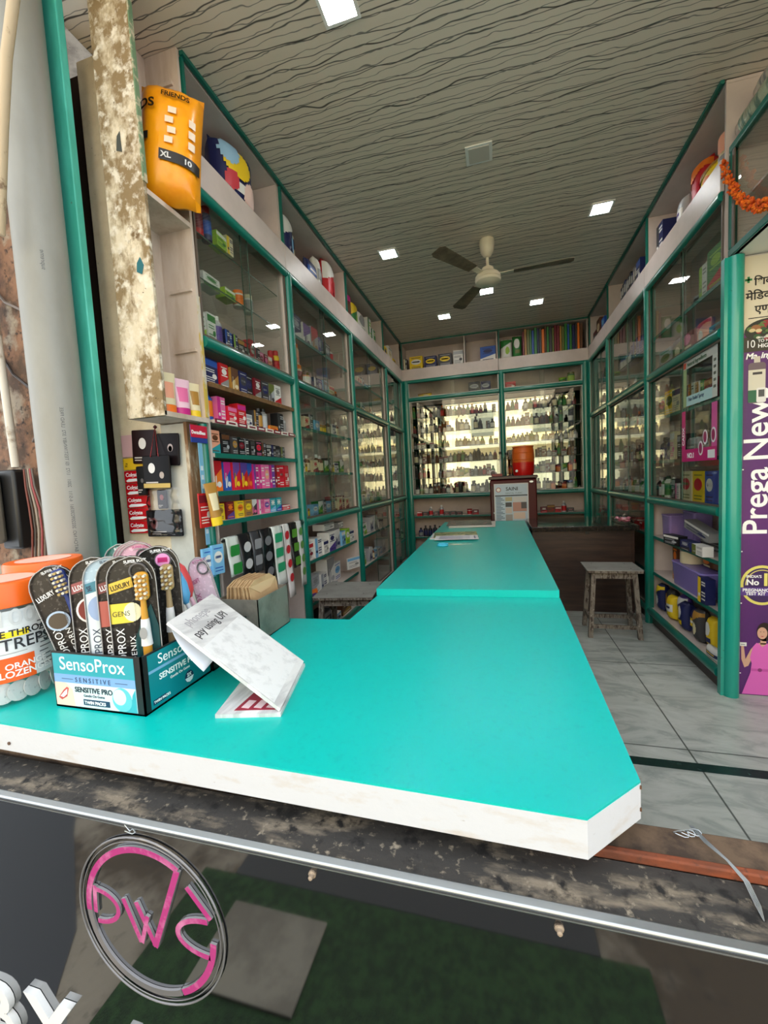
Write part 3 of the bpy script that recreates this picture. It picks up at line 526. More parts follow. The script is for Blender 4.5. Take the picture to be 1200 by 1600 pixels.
tmpl('carton_d', [('medicine_carton', UB()), ('printed_band', pr_([(ell(.38, .2, 20, 0, .58),)])), ('printed_lines', pr_([(rect(-.26, .26, .54, .63), 0)] + lines(-.36, .36, (.1, .2, .86), .035)))])
tmpl('carton_e', [('medicine_carton', UB()), ('printed_band', pr_([([(-.5, .35), (.5, .75), (.5, 1), (-.5, 1)],)])), ('printed_lines', pr_([(rect(-.34, -.18, .1, .62), 0), (rect(-.1, -.02, .16, .5), 0)] + [(ell(.2, .1, 14, .2, .22), 0)]))])
def bottle(prof, capprof, lab, n=14):
    k = MB().lathe(prof, n=n); q = MB().lathe(capprof, n=n)
    r = [('', k), ('cap', q)]
    if lab: r.append(('label_band', MB().lathe([(lab[0], lab[1]), (lab[0], lab[2])], n=n, cap=False)))
    return r
def named(n, l): return [(n, l[0][1])] + l[1:]
tmpl('syrup', named('syrup_bottle', bottle([(.46, 0), (.5, .03), (.5, .62), (.44, .70), (.2, .78), (.19, .84)], [(.24, .82), (.24, .98), (.20, 1.0)], (.508, .12, .56))))
tmpl('round', named('round_bottle', bottle([(.46, 0), (.5, .03), (.5, .5), (.42, .66), (.25, .76), (.18, .82)], [(.2, .82), (.22, .98), (.14, 1.0)], (.508, .1, .48))))
tmpl('tall', named('tall_bottle', bottle([(.48, 0), (.5, .02), (.5, .74), (.3, .84), (.22, .88)], [(.26, .86), (.26, .99), (.22, 1.0)], (.508, .14, .66))))
tmpl('jar', named('screw_top_jar', bottle([(.46, 0), (.5, .03), (.5, .74), (.44, .80)], [(.46, .79), (.46, .98), (.42, 1.0)], (.508, .12, .68), 18)))
tmpl('can', named('spray_can', bottle([(.48, 0), (.5, .02), (.5, .72), (.42, .78)], [(.40, .77), (.40, .97), (.34, 1.0)], (.506, .16, .56), 16)))
tmpl('tin', named('round_tin', bottle([(.5, 0), (.5, .8)], [(.51, .8), (.51, 1.0), (.48, 1.0)], (.508, .1, .7), 16)))
def pillow(nu=14, nv=16, seed=1, wr=0.03):
    rnd = random.Random(seed); vs = []; fs = []; mi = []
    # front and back sheets, puffed, joined at crimped edges
    for sgn in (-1, 1):
        for j in range(nv + 1):
            for i in range(nu + 1):
                u, v = i / nu * 2 - 1, j / nv * 2 - 1
                puff = max(0, (1 - abs(u) ** 3.0)) ** 0.5 * max(0, (1 - abs(v) ** 5)) ** 0.5
                edge = 1 - 0.10 * (1 - abs(v)) * 0 - 0.06 * (abs(u) > .99)
                d = 0.5 * puff * (1 + wr * (rnd.random() - .5) * 3) + 0.006
                vs.append((u * 0.5 * (1 - 0.05 * (1 - v * v)), sgn * d, 0.5 + v * 0.5 * (1 - 0.015 * (1 + math.sin(u * 9 + seed)) * abs(v))))
    n1 = nu + 1; o = n1 * (nv + 1)
    for j in range(nv):
        for i in range(nu):
            a = j * n1 + i; fs.append((a, a + 1, a + n1 + 1, a + n1)); b = a + o; fs.append((b + n1, b + n1 + 1, b + 1, b))
    for i in range(nu):
        fs.append((i + 1, i, o + i, o + i + 1)); k = nv * n1; fs.append((k + i, k + i + 1, o + k + i + 1, o + k + i))
    for j in range(nv):
        fs.append((j * n1, (j + 1) * n1, o + (j + 1) * n1, o + j * n1)); fs.append(((j + 1) * n1 + nu, j * n1 + nu, o + j * n1 + nu, o + (j + 1) * n1 + nu))
    return MB().add(vs, fs, 0)
def pillow_patch(poly_test, seed=1, lift=0.012, nu=28, nv=32):
    vs = []; fs = []; idx = {}
    def pt(i, j):
        if (i, j) in idx: return idx[(i, j)]
        u, v = i / nu * 2 - 1, j / nv * 2 - 1
        puff = max(0, (1 - abs(u) ** 3.0)) ** 0.5 * max(0, (1 - abs(v) ** 5)) ** 0.5
        vs.append((u * 0.5 * (1 - 0.05 * (1 - v * v)), -(0.53 * puff + 0.006 + lift), 0.5 + v * 0.5 * 0.985)); idx[(i, j)] = len(vs) - 1; return idx[(i, j)]
    for j in range(nv):
        for i in range(nu):
            if poly_test((i + .5) / nu * 2 - 1, (j + .5) / nv * 2 - 1): fs.append((pt(i, j), pt(i + 1, j), pt(i + 1, j + 1), pt(i, j + 1)))
    return MB().add(vs, fs, 0)
tmpl('pack_a', [('pillow_pack', pillow(seed=3)), ('printed_band', pillow_patch(lambda u, v: (u + .15) ** 2 / .4 + (v - .25) ** 2 / .2 < 1)), ('printed_lines', pillow_patch(lambda u, v: abs(u) < .55 and -.62 < v < -.3))])
tmpl('pack_b', [('pillow_pack', pillow(seed=5)), ('printed_band', pillow_patch(lambda u, v: v > .35 + .3 * u and v < .86)), ('printed_lines', pillow_patch(lambda u, v: (u - .2) ** 2 + (v + .2) ** 2 < .14))])
tmpl('pack_c', [('pillow_pack', pillow(seed=8)), ('printed_band', pillow_patch(lambda u, v: abs(v) < .3 and abs(u) < .86)), ('printed_lines', pillow_patch(lambda u, v: abs(v - .05) < .1 and abs(u) < .6, lift=.02))])
def tubeprof():
    k = MB(); n = 16; vs = []; K = 7
    for j in range(K):
        t = j / (K - 1); z = 0.2 + 0.8 * t; hw = 0.40 + 0.10 * t; hd = 0.42 * (1 - t) ** 0.8 + 0.015
        for i in range(n):
            a = 2 * PI * i / n; vs.append((hw * math.cos(a), hd * math.sin(a), z))
    fs = [tuple(reversed(range(n))), tuple(range((K - 1) * n, K * n))]
    for j in range(K - 1):
        for i in range(n): fs.append((j * n + i, j * n + (i + 1) % n, (j + 1) * n + (i + 1) % n, (j + 1) * n + i))
    k.add(vs, fs); cap = MB().lathe([(.40, 0), (.42, .02), (.42, .19), (.38, .21)], n=16)
    bd = MB(); vs = []
    for j in range(4):
        t = 0.2 + 0.5 * j / 3; z = 0.2 + 0.8 * t; hw = 0.40 + 0.10 * t + .006; hd = 0.42 * (1 - t) ** 0.8 + 0.03
        for i in range(9):
            a = PI + PI * i / 8; vs.append((hw * math.cos(a) * 0.9, hd * math.sin(a) - .004, z))
    bd.add(vs, [(j * 9 + i, j * 9 + i + 1, (j + 1) * 9 + i + 1, (j + 1) * 9 + i) for j in range(3) for i in range(8)])
    return [('cream_tube', k), ('cap', cap), ('printed_band', bd)]
tmpl('tube', tubeprof())
def setm(o, ms):
    for i, m in enumerate(ms):
        if i < len(o.material_slots): o.material_slots[i].link = 'OBJECT'; o.material_slots[i].material = m
def item(kind, loc, rotz, w, d, h, cols, label, cat, group=None, name=None, tilt=(0, 0)):
    root = None
    for i, (n, me) in enumerate(T[kind]):
        o = bpy.data.objects.new(name if (i == 0 and name) else n, me); COL.objects.link(o)
        m = pm(cols[min(i, len(cols) - 1)])
        setm(o, [m, m])
        if i == 0:
            root = o; o.location = loc; o.rotation_euler = (tilt[0], tilt[1], rotz); o.scale = (w, d, h); tag(o, label, cat, group)
        else: o.parent = root
    return root
CATS = {'carton': ('box', 'carton'), 'syrup': ('bottle', 'syrup bottle'), 'round': ('bottle', 'round-shouldered bottle'), 'tall': ('bottle', 'tall bottle'), 'jar': ('jar', 'screw-top jar'), 'can': ('can', 'capped spray can'), 'tin': ('tin', 'round tin'), 'pack': ('packet', 'puffed packet'), 'tube': ('tube', 'tube')}
def fill(cb, shelf, z, u0, u1, seq, y=0.10, seed=1, gap=0.004, jitter=0.012, group=None, skip=0.0):
    """seq: list of (kind, cols, w, d, h); repeated in order until u1 is reached if it ends with '*'"""
    rnd = random.Random(seed); u = u0; k = 0; i = 0; loop = seq[-1] == '*'; S = seq[:-1] if loop else seq
    while True:
        if i >= len(S):
            if not loop: break
            i = 0
        kind, cols, w, d, h = (S[i] if not loop else rnd.choice(S)); i += 1
        if loop: f = rnd.uniform(.88, 1.12); h *= f
        if u + w > u1: break
        if rnd.random() < skip: u += w; continue
        base = kind.split('_')[0]; cat, kl = CATS[base]
        capn = '%s-capped' % cols[1] if base in ('syrup', 'tall', 'round', 'jar', 'can', 'tube') else '%s-printed' % cols[1]
        yy = y + rnd.uniform(-.3, 1) * jitter
        lab = '%s %s %s, %s from left on %s' % (cols[0], capn, kl, ORD[k], shelf.replace('the ', ''))
        rz = cb.r + rnd.uniform(-.06, .06)
        item(kind, cb.at(u + w / 2, yy + d / 2 - 0.03, z + 0.0005), rz, w, d, h, cols, lab, cat, group or 'stock on %s' % shelf)
        u += w + gap + rnd.uniform(0, .006) * (1 if loop else 0.4); k += 1
CA = lambda k, *cols: ('carton_' + k, cols)
# ---- nearest left bay, behind glass
fill(L0, 'top glass shelf of the nearest left cabinet', 2.44, 0.10, 0.80, [('can', ('red', 'maroon', 'maroon'), .05, .05, .17), ('can', ('navy', 'red', 'blue'), .05, .05, .16), ('carton_a', ('lime', 'white', 'green'), .08, .05, .07), ('carton_c', ('cream', 'yellow', 'navy'), .05, .05, .09)], y=.07)
fill(L0, 'lower glass shelf of the nearest left cabinet', 2.235, 0.14, 0.80, [('carton_b', ('white', 'green', 'green'), .13, .06, .06), ('carton_a', ('lime', 'white', 'green'), .09, .06, .05), ('jar', ('white', 'orange', 'orange'), .06, .06, .09), ('jar', ('white', 'cream', 'grey'), .055, .055, .10)], y=.10, gap=.03)
fill(L0, 'bottom board of the nearest left glass case', ZM + .025, 0.02, 0.82, [('carton_b', ('white', 'lime', 'green'), .06, .05, .13), ('carton_a', ('white', 'green', 'green'), .06, .05, .14), ('tall', ('silver', 'white', 'violet'), .05, .05, .15), ('carton_c', ('navy', 'blue', 'white'), .035, .05, .10), ('carton_c', ('blue', 'navy', 'white'), .035, .05, .10), ('carton_c', ('navy', 'lime', 'white'), .035, .05, .10), ('carton_a', ('charcoal', 'gold', 'white'), .05, .05, .09), ('carton_a', ('black', 'red', 'white'), .05, .05, .09), ('carton_d', ('crimson', 'white', 'red'), .05, .05, .12), ('carton_c', ('black', 'charcoal', 'white'), .045, .05, .09), ('carton_d', ('pink', 'maroon', 'white'), .04, .05, .08), ('carton_d', ('maroon', 'pink', 'white'), .04, .05, .08), ('carton_a', ('peach', 'white', 'maroon'), .04, .05, .08), ('can', ('red', 'red', 'maroon'), .04, .04, .13), ('can', ('yellow', 'red', 'red'), .045, .045, .14)], y=.06)
# ---- nearest left bay, open shelves
WB = 'the open brown shelf'
fill(L0, WB, 1.736, 0.035, 0.82, [('carton_a', ('navy', 'blue', 'white'), .105, .05, .125), ('carton_b', ('red', 'grey', 'white'), .066, .05, .122), ('carton_e', ('gold', 'brown', 'cream'), .066, .05, .118), ('carton_d', ('navy', 'charcoal', 'silver'), .066, .05, .118), ('carton_d', ('black', 'navy', 'silver'), .066, .05, .118), ('carton_b', ('maroon', 'grey', 'white'), .068, .05, .115), ('carton_d', ('charcoal', 'navy', 'silver'), .068, .05, .115), ('carton_e', ('silver', 'olive', 'charcoal'), .06, .05, .115), ('carton_b', ('white', 'red', 'grey'), .07, .05, .12)], y=.06, gap=.008)
fill(L0, 'the open shelf edged with price tags', 1.566, 0.03, 0.82, [('tall', ('blue', 'navy', 'orange'), .055, .055, .14), ('carton_c', ('pink', 'magenta', 'white'), .06, .05, .12), ('carton_a', ('crimson', 'pink', 'white'), .075, .05, .085), ('carton_a', ('red', 'magenta', 'white'), .07, .05, .11), ('carton_a', ('white', 'silver', 'navy'), .07, .04, .07), ('carton_c', ('charcoal', 'gold', 'silver'), .045, .05, .10), ('tall', ('black', 'charcoal', 'gold'), .045, .045, .12), ('tall', ('grey', 'black', 'silver'), .045, .045, .125), ('carton_a', ('orange', 'gold', 'brown'), .09, .04, .035), ('carton_c', ('black', 'charcoal', 'silver'), .07, .05, .12), ('tall', ('silver', 'white', 'grey'), .045, .045, .11), ('tall', ('grey', 'silver', 'white'), .045, .045, .10)], y=.05, gap=.008)
fill(L0, 'the upper green open shelf', 1.412, 0.03, 0.82, [('carton_b', ('peach', 'teal', 'brown'), .07, .05, .11), ('carton_a', ('black', 'brown', 'silver'), .06, .05, .10), ('carton_d', ('charcoal', 'gold', 'silver'), .05, .05, .09), ('carton_d', ('black', 'maroon', 'silver'), .055, .05, .085), ('carton_c', ('charcoal', 'silver', 'white'), .05, .05, .09), ('carton_a', ('black', 'charcoal', 'silver'), .045, .05, .085), ('carton_d', ('black', 'crimson', 'pink'), .055, .05, .085), ('carton_c', ('charcoal', 'brown', 'silver'), .04, .05, .08), ('carton_a', ('black', 'grey', 'white'), .05, .05, .075), ('carton_c', ('black', 'navy', 'silver'), .05, .05, .075), ('carton_a', ('charcoal', 'black', 'grey'), .05, .05, .075), ('carton_c', ('charcoal', 'olive', 'silver'), .05, .05, .07)], y=.05, gap=.006)
CB = 'the open shelf of bright cartons'
fill(L0, CB, 1.234, 0.018, 0.82, [('carton_e', ('orange', 'red', 'white'), .085, .05, .145), ('carton_e', ('blue', 'magenta', 'white'), .055, .05, .14), ('carton_e', ('crimson', 'purple', 'yellow'), .06, .05, .14), ('carton_e', ('red', 'violet', 'yellow'), .06, .05, .14), ('carton_e', ('crimson', 'blue', 'orange'), .06, .05, .14), ('carton_c', ('magenta', 'purple', 'white'), .05, .05, .135), ('carton_c', ('pink', 'magenta', 'white'), .05, .05, .135), ('carton_d', ('pink', 'peach', 'white'), .05, .05, .135), ('carton_c', ('purple', 'magenta', 'white'), .055, .05, .135), ('carton_c', ('red', 'maroon', 'white'), .055, .05, .135), ('carton_d', ('crimson', 'red', 'white'), .055, .05, .135), ('carton_a', ('red', 'crimson', 'white'), .055, .05, .135), ('carton_d', ('maroon', 'red', 'white'), .05, .05, .135)], y=.055, gap=.005)
fill(L0, 'the lowest green open shelf', 1.093, 0.03, 0.82, [('carton_d', ('yellow', 'gold', 'navy'), .07, .05, .08), ('carton_b', ('maroon', 'violet', 'orange'), .06, .05, .085), ('carton_d', ('yellow', 'orange', 'navy'), .065, .05, .085), ('carton_d', ('gold', 'yellow', 'navy'), .065, .05, .085), ('carton_e', ('charcoal', 'white', 'pink'), .06, .05, .085), ('carton_c', ('pink', 'white', 'magenta'), .045, .05, .08), ('carton_d', ('pink', 'purple', 'white'), .06, .05, .08), ('carton_b', ('teal', 'sky', 'white'), .06, .05, .08), ('carton_b', ('teal', 'blue', 'white'), .06, .05, .08), ('carton_a', ('crimson', 'white', 'white'), .10, .06, .03)], y=.055, gap=.008)
# ---- second left bay
fill(L1, 'the upper shelf of the second left cabinet', 2.25, 0.08, 1.12, [('carton_a', ('purple', 'white', 'navy'), .10, .06, .17), ('carton_b', ('navy', 'white', 'silver'), .15, .06, .18), ('carton_e', ('white', 'purple', 'navy'), .13, .06, .16), ('carton_e', ('silver', 'red', 'gold'), .12, .06, .18), ('carton_b', ('violet', 'white', 'silver'), .12, .06, .15), ('carton_d', ('charcoal', 'silver', 'white'), .12, .06, .14), ('tall', ('white', 'maroon', 'red'), .07, .07, .13)], y=.10, gap=.012)
fill(L1, 'the lower board of the second left cabinet', ZM + .025, 0.07, 1.12, [('carton_a', ('brown', 'cream', 'red'), .10, .06, .16), ('jar', ('cream', 'orange', 'maroon'), .11, .11, .14), ('jar', ('peach', 'brown', 'white'), .10, .10, .12), ('carton_c', ('navy', 'white', 'silver'), .08, .06, .10), ('carton_d', ('violet', 'silver', 'white'), .09, .06, .11), ('carton_a', ('sky', 'navy', 'white'), .10, .06, .12), ('carton_a', ('cream', 'red', 'gold'), .09, .06, .10), ('jar', ('gold', 'orange', 'brown'), .09, .09, .08)], y=.07, gap=.015)
item('jar', L1.at(.245, .11, ZM + .166), 0, .095, .095, .15, ('cream', 'orange', 'peach'), 'cream jar with orange lid standing on another jar in second left cabinet', 'jar')
MIXL = [('carton_a', ('white', 'navy', 'navy'), .09, .06, .09), ('carton_b', ('cream', 'maroon', 'red'), .08, .06, .10), ('carton_d', ('sky', 'white', 'navy'), .10, .06, .08), ('syrup', ('amber', 'white', 'cream'), .055, .055, .13), ('carton_c', ('charcoal', 'silver', 'white'), .07, .06, .11), ('tin', ('olive', 'gold', 'yellow'), .07, .07, .06), ('carton_e', ('green', 'white', 'lime'), .08, .06, .10)]
MIXD = [('syrup', ('amber', 'white', 'cream'), .055, .055, .14), ('round', ('green', 'white', 'cream'), .06, .06, .13), ('tall', ('charcoal', 'black', 'silver'), .05, .05, .15), ('carton_c', ('maroon', 'cream', 'white'), .07, .06, .12), ('syrup', ('brown', 'cream', 'white'), .055, .055, .15), ('tall', ('olive', 'white', 'cream'), .05, .05, .14), ('carton_b', ('white', 'blue', 'navy'), .08, .06, .10)]
fill(L1, 'top shelf of second left lower case', 1.64, 0.30, 1.12, MIXL + ['*'], seed=4, skip=.25)
fill(L1, 'middle shelf of second left lower case', 1.33, 0.08, 1.12, MIXL + [('carton_a', ('orange', 'navy', 'white'), .10, .06, .05)] + ['*'], seed=5, skip=.12)
fill(L1, 'bottom board of second left lower case', ZL + .025, 0.08, 1.12, MIXD + MIXL + ['*'], seed=6)
WBX = [('carton_a', ('white', 'red', 'maroon'), .16, .10, .12), ('carton_c', ('white', 'sky', 'navy'), .12, .10, .14), ('carton_a', ('white', 'navy', 'grey'), .10, .10, .10), ('carton_e', ('silver', 'white', 'navy'), .13, .10, .15), ('carton_b', ('white', 'lime', 'green'), .11, .10, .12)]
fill(L1, 'upper open shelf of white medicine boxes', .708, 0.08, 1.13, [WBX[0], WBX[1], WBX[2], ('carton_b', ('white', 'violet', 'navy'), .13, .10, .15), WBX[3], ('carton_a', ('sky', 'white', 'navy'), .10, .10, .12), ('carton_d', ('lime', 'white', 'green'), .08, .10, .13), WBX[2]], y=.06, gap=.012)
for i, (u, z, ww, hh, cols) in enumerate(((.16, .862, .13, .05, ('white', 'red', 'grey')), (.62, .868, .20, .05, ('white', 'grey', 'grey')), (.87, .850, .12, .05, ('grey', 'white', 'white')))):
    item('carton_a', L1.at(u, .12, z + .004), PI / 2, ww, .10, hh, cols, '%s flat box lying on top of the upper open row, %s from left' % (cols[0], ORD[i]), 'box', 'boxes lying on the upper row')
fill(L1, 'lower open shelf of white medicine boxes', .41, 0.08, 1.13, [('carton_a', ('white', 'navy', 'sky'), .20, .10, .17), ('carton_b', ('silver', 'white', 'grey'), .13, .10, .15), ('carton_c', ('white', 'silver', 'navy'), .12, .10, .13), ('carton_e', ('white', 'grey', 'silver'), .15, .10, .22), ('carton_d', ('white', 'sky', 'blue'), .16, .10, .15)], y=.125, gap=.015)
item('pack_a', L1.at(.16, .055, .412), PI / 2 - .1, .2, .06, .075, ('orange', 'purple', 'white'), 'orange and purple packet lying before white boxes on the lower shelf', 'packet')
for i, u in enumerate((.33, .45, .58)):
    item('carton_a', L1.at(u, .045, .411), PI / 2 + .04 * i, .09, .045, .035, (('white', 'sky', 'grey')[i], ('grey', 'white', 'white')[i], 'navy'), 'small %s box at the front of the lower open shelf, %s from left' % (('white', 'pale blue', 'grey')[i], ORD[i]), 'box', 'small boxes on the lower open shelf')
item('carton_a', L1.at(1.0, .02, .411 + .06), PI / 2 - .35, .17, .012, .10, ('white', 'sky', 'grey'), 'white patterned leaflet sticking out of the lower open shelf end', 'leaflet').rotation_euler = (0, 0, PI / 2 - .35)
fill(L1, 'bottom board of the second left open case', .13, 0.08, 1.1, [('carton_a', ('brown', 'cream', 'maroon'), .2, .12, .12), ('carton_a', ('charcoal', 'grey', 'white'), .16, .12, .14), ('carton_a', ('white', 'sky', 'navy'), .16, .12, .06), ('carton_b', ('brown', 'gold', 'cream'), .2, .12, .13)], y=.06, gap=.03)
# ---- third and fourth left bays
for cbx, nm, s in ((L2, 'third left cabinet', 11), (L3, 'corner left cabinet', 31)):
    e = cbx.w - .10
    fill(cbx, 'upper shelf of %s' % nm, 2.21, .08, e, MIXL + ['*'], seed=s, skip=.3, y=.12)
    fill(cbx, 'second shelf of %s' % nm, ZM + .025, .08, e, MIXL + ['*'], seed=s + 1, skip=.35, y=.10)
    fill(cbx, 'third shelf of %s' % nm, 1.64, .08, e, MIXD + ['*'], seed=s + 2, skip=.1, y=.12)
    fill(cbx, 'fourth shelf of %s' % nm, 1.33, .08, e, MIXD + ['*'], seed=s + 3, skip=.1, y=.12)
    fill(cbx, 'fifth shelf of %s' % nm, ZL + .025, .08, e, MIXD + MIXL + ['*'], seed=s + 4, skip=.1)
    fill(cbx, 'sixth shelf of %s' % nm, .708, .08, e, WBX + ['*'], seed=s + 5, y=.08, skip=.1)
    fill(cbx, 'lowest shelf of %s' % nm, .41, .08, e, WBX + MIXL + ['*'], seed=s + 6, y=.08, skip=.1)
# ---- back cabinets: bottles in front of the mirror
BK = [('syrup', ('amber', 'white', 'brown'), .052, .052, .145), ('round', ('green', 'black', 'olive'), .055, .055, .13), ('tall', ('charcoal', 'grey', 'black'), .045, .045, .16), ('tall', ('olive', 'lime', 'green'), .045, .045, .15), ('syrup', ('brown', 'gold', 'maroon'), .05, .05, .125), ('round', ('maroon', 'white', 'brown'), .055, .055, .12), ('carton_a', ('maroon', 'cream', 'white'), .055, .05, .15), ('syrup', ('silver', 'navy', 'grey'), .05, .05, .13), ('carton_c', ('charcoal', 'brown', 'silver'), .05, .05, .11), ('syrup', ('charcoal', 'black', 'cream'), .06, .06, .16)]  # label colours darkened so the bottles read as backlit silhouettes
BKG = [('round', ('grey', 'charcoal', 'silver'), .05, .05, .11), ('round', ('silver', 'grey', 'white'), .055, .055, .12), ('carton_a', ('grey', 'maroon', 'white'), .06, .05, .08), ('syrup', ('grey', 'silver', 'white'), .05, .05, .12), ('round', ('charcoal', 'brown', 'grey'), .045, .045, .10)]
BKR = [('syrup', ('charcoal', 'black', 'white'), .06, .06, .14), ('jar', ('navy', 'blue', 'white'), .07, .07, .10), ('syrup', ('amber', 'orange', 'red'), .05, .05, .15), ('carton_b', ('green', 'white', 'lime'), .07, .05, .11), ('jar', ('red', 'maroon', 'orange'), .06, .06, .11), ('tall', ('maroon', 'red', 'cream'), .045, .045, .14)]
for cbx, nm, s, e in ((B0, 'left back cabinet', 51, 1.27), (B1, 'right back cabinet', 71, .98)):
    l0 = .10 if cbx is B0 else .08
    fill(cbx, 'top glass shelf of %s' % nm, 2.08, l0, e, BK + [BKR[0], BKR[2]] + ['*'], seed=s, skip=.12, y=.14)
    fill(cbx, 'second glass shelf of %s' % nm, 1.87, l0, e, BK + BKR[:3] + ['*'], seed=s + 1, skip=.12, y=.12)
    fill(cbx, 'third glass shelf of %s' % nm, 1.655, l0, e, BKG + BK[:2] + ['*'], seed=s + 2, skip=.18, y=.12)
    fill(cbx, 'fourth glass shelf of %s' % nm, 1.445, l0, e, BKG + BK + ['*'], seed=s + 3, skip=.10, y=.12)
    fill(cbx, 'fifth glass shelf of %s' % nm, 1.235, l0, e, BK + BKR + ['*'], seed=s + 4, skip=.10, y=.12)
    fill(cbx, 'sixth board of %s' % nm, 1.005, l0, e, BKR + BK + ['*'], seed=s + 5, skip=.06, y=.10)
    fill(cbx, 'low open shelf of %s' % nm, .705, l0 + .02, e, [('carton_a', ('red', 'white', 'maroon'), .07, .06, .06), ('carton_b', ('maroon', 'red', 'white'), .08, .06, .07), ('tin', ('white', 'red', 'red'), .07, .07, .08), ('carton_d', ('charcoal', 'maroon', 'white'), .08, .06, .05), ('syrup', ('silver', 'white', 'red'), .06, .06, .13), ('carton_a', ('brown', 'gold', 'red'), .09, .06, .09), '*'], seed=s + 6, skip=.15, y=.08)
    fill(cbx, 'lowest shelf of %s' % nm, .41, l0 + .02, e, [('syrup', ('charcoal', 'black', 'grey'), .06, .06, .15), ('syrup', ('black', 'charcoal', 'navy'), .06, .06, .16), ('round', ('navy', 'black', 'grey'), .07, .07, .13), '*'], seed=s + 7, skip=.05, y=.08)
YL = [('pack_b', ('yellow', 'gold', 'cream'), .16, .07, .05)]
fill(B0, 'top glass case of left back cabinet', 2.36, .20, .6, [('pack_b', ('yellow', 'gold', 'cream'), .20, .08, .06)], y=.06)
fill(B0, 'right end of left back top case', 2.36, .90, 1.25, [('carton_d', ('black', 'silver', 'navy'), .15, .06, .14), ('carton_d', ('navy', 'silver', 'black'), .13, .06, .13)], y=.08, gap=.01)
fill(B1, 'top glass case of right back cabinet', 2.36, .08, 1.0, [('carton_a', ('red', 'crimson', 'white'), .13, .06, .09)], y=.08)
fill(B1, 'right end of right back top case', 2.36, .74, 1.02, [('pack_b', ('green', 'lime', 'olive'), .10, .07, .08), ('jar', ('green', 'olive', 'lime'), .09, .09, .13), ('carton_a', ('silver', 'white', 'grey'), .09, .05, .10)], y=.08)
# ---- right run
RN = 'first right cabinet'
fill(R0, 'upper shelf of ' + RN, 2.2, .62, 1.08, [('tin', ('charcoal', 'silver', 'black'), .10, .10, .06), ('carton_c', ('white', 'lime', 'grey'), .09, .06, .19), ('carton_b', ('green', 'red', 'lime'), .17, .06, .22)], y=.08, gap=.03)
fill(R0, 'second shelf of ' + RN, ZM + .025, .10, 1.08, [('carton_d', ('silver', 'olive', 'green'), .2, .06, .14), ('pack_b', ('olive', 'charcoal', 'cream'), .2, .06, .16), ('pack_a', ('maroon', 'pink', 'cream'), .16, .06, .15), ('pack_b', ('peach', 'red', 'white'), .14, .06, .15), ('carton_b', ('teal', 'white', 'charcoal'), .16, .06, .08)], y=.08, gap=.015)
fill(R0, 'third shelf of ' + RN, 1.60, .08, 1.06, [('carton_d', ('olive', 'red', 'yellow'), .13, .06, .16), ('carton_d', ('yellow', 'olive', 'white'), .14, .06, .17), ('carton_a', ('cream', 'navy', 'grey'), .12, .06, .16), ('carton_c', ('cream', 'orange', 'brown'), .05, .06, .16), ('carton_c', ('orange', 'brown', 'cream'), .05, .06, .15), ('carton_c', ('white', 'gold', 'brown'), .05, .06, .15), ('carton_c', ('gold', 'cream', 'brown'), .05, .06, .14), ('carton_c', ('green', 'white', 'lime'), .06, .06, .14), ('carton_a', ('maroon', 'gold', 'white'), .10, .06, .13)], y=.08, gap=.01)
fill(R0, 'fourth shelf of ' + RN, 1.285, .08, 1.06, [('syrup', ('black', 'charcoal', 'navy'), .07, .07, .17), ('syrup', ('charcoal', 'black', 'navy'), .07, .07, .16), ('syrup', ('navy', 'black', 'charcoal'), .07, .07, .17), ('carton_a', ('cream', 'white', 'pink'), .08, .06, .19), ('carton_a', ('charcoal', 'silver', 'white'), .12, .06, .16), ('pack_c', ('silver', 'grey', 'white'), .16, .06, .13), ('pack_c', ('grey', 'white', 'silver'), .16, .06, .11), ('pack_c', ('white', 'silver', 'grey'), .16, .06, .10)], y=.08, gap=.012)
fill(R0, 'fifth shelf of ' + RN, ZL + .025, .07, 1.07, [('syrup', ('black', 'white', 'charcoal'), .055, .055, .15), ('syrup', ('maroon', 'white', 'white'), .055, .055, .14), ('tall', ('green', 'black', 'white'), .05, .05, .15), ('tall', ('white', 'charcoal', 'green'), .05, .05, .16), ('tall', ('silver', 'white', 'green'), .05, .05, .15), ('carton_a', ('charcoal', 'silver', 'white'), .05, .05, .14), ('carton_c', ('white', 'pink', 'grey'), .07, .05, .11), ('carton_d', ('cream', 'crimson', 'olive'), .17, .06, .19), ('carton_d', ('yellow', 'crimson', 'olive'), .15, .06, .19), ('carton_d', ('blue', 'white', 'navy'), .10, .06, .19)], y=.06, gap=.012)
for cbx, nm, s in ((R1, 'second right cabinet', 91), (R2, 'corner right cabinet', 101)):
    e = cbx.w - .06
    fill(cbx, 'upper shelf of %s' % nm, 2.2, .10, e, [('carton_c', ('charcoal', 'black', 'silver'), .05, .06, .17), ('carton_c', ('brown', 'charcoal', 'cream'), .05, .06, .18), ('carton_c', ('navy', 'blue', 'silver'), .05, .06, .16), ('jar', ('blue', 'navy', 'white'), .08, .08, .12), '*'], seed=s, skip=.1, y=.10)
    fill(cbx, 'second shelf of %s' % nm, ZM + .025, .10, e, MIXL + ['*'], seed=s + 1, skip=.3, y=.12)
    fill(cbx, 'third shelf of %s' % nm, 1.6, .10, e, MIXD + BKR + ['*'], seed=s + 2, skip=.15, y=.12)
    fill(cbx, 'fourth shelf of %s' % nm, 1.3, .10, e, MIXD + BK + ['*'], seed=s + 3, skip=.15, y=.12)
    fill(cbx, 'fifth shelf of %s' % nm, ZL + .025, .10, e, MIXD + BKG + ['*'], seed=s + 4, skip=.12, y=.10)
    fill(cbx, 'low shelf of %s' % nm, .705, .10, e, [('carton_a', ('red', 'white', 'maroon'), .07, .06, .06), ('carton_d', ('charcoal', 'maroon', 'white'), .08, .06, .05), ('tin', ('white', 'red', 'red'), .07, .07, .08), '*'], seed=s + 5, skip=.3, y=.08)
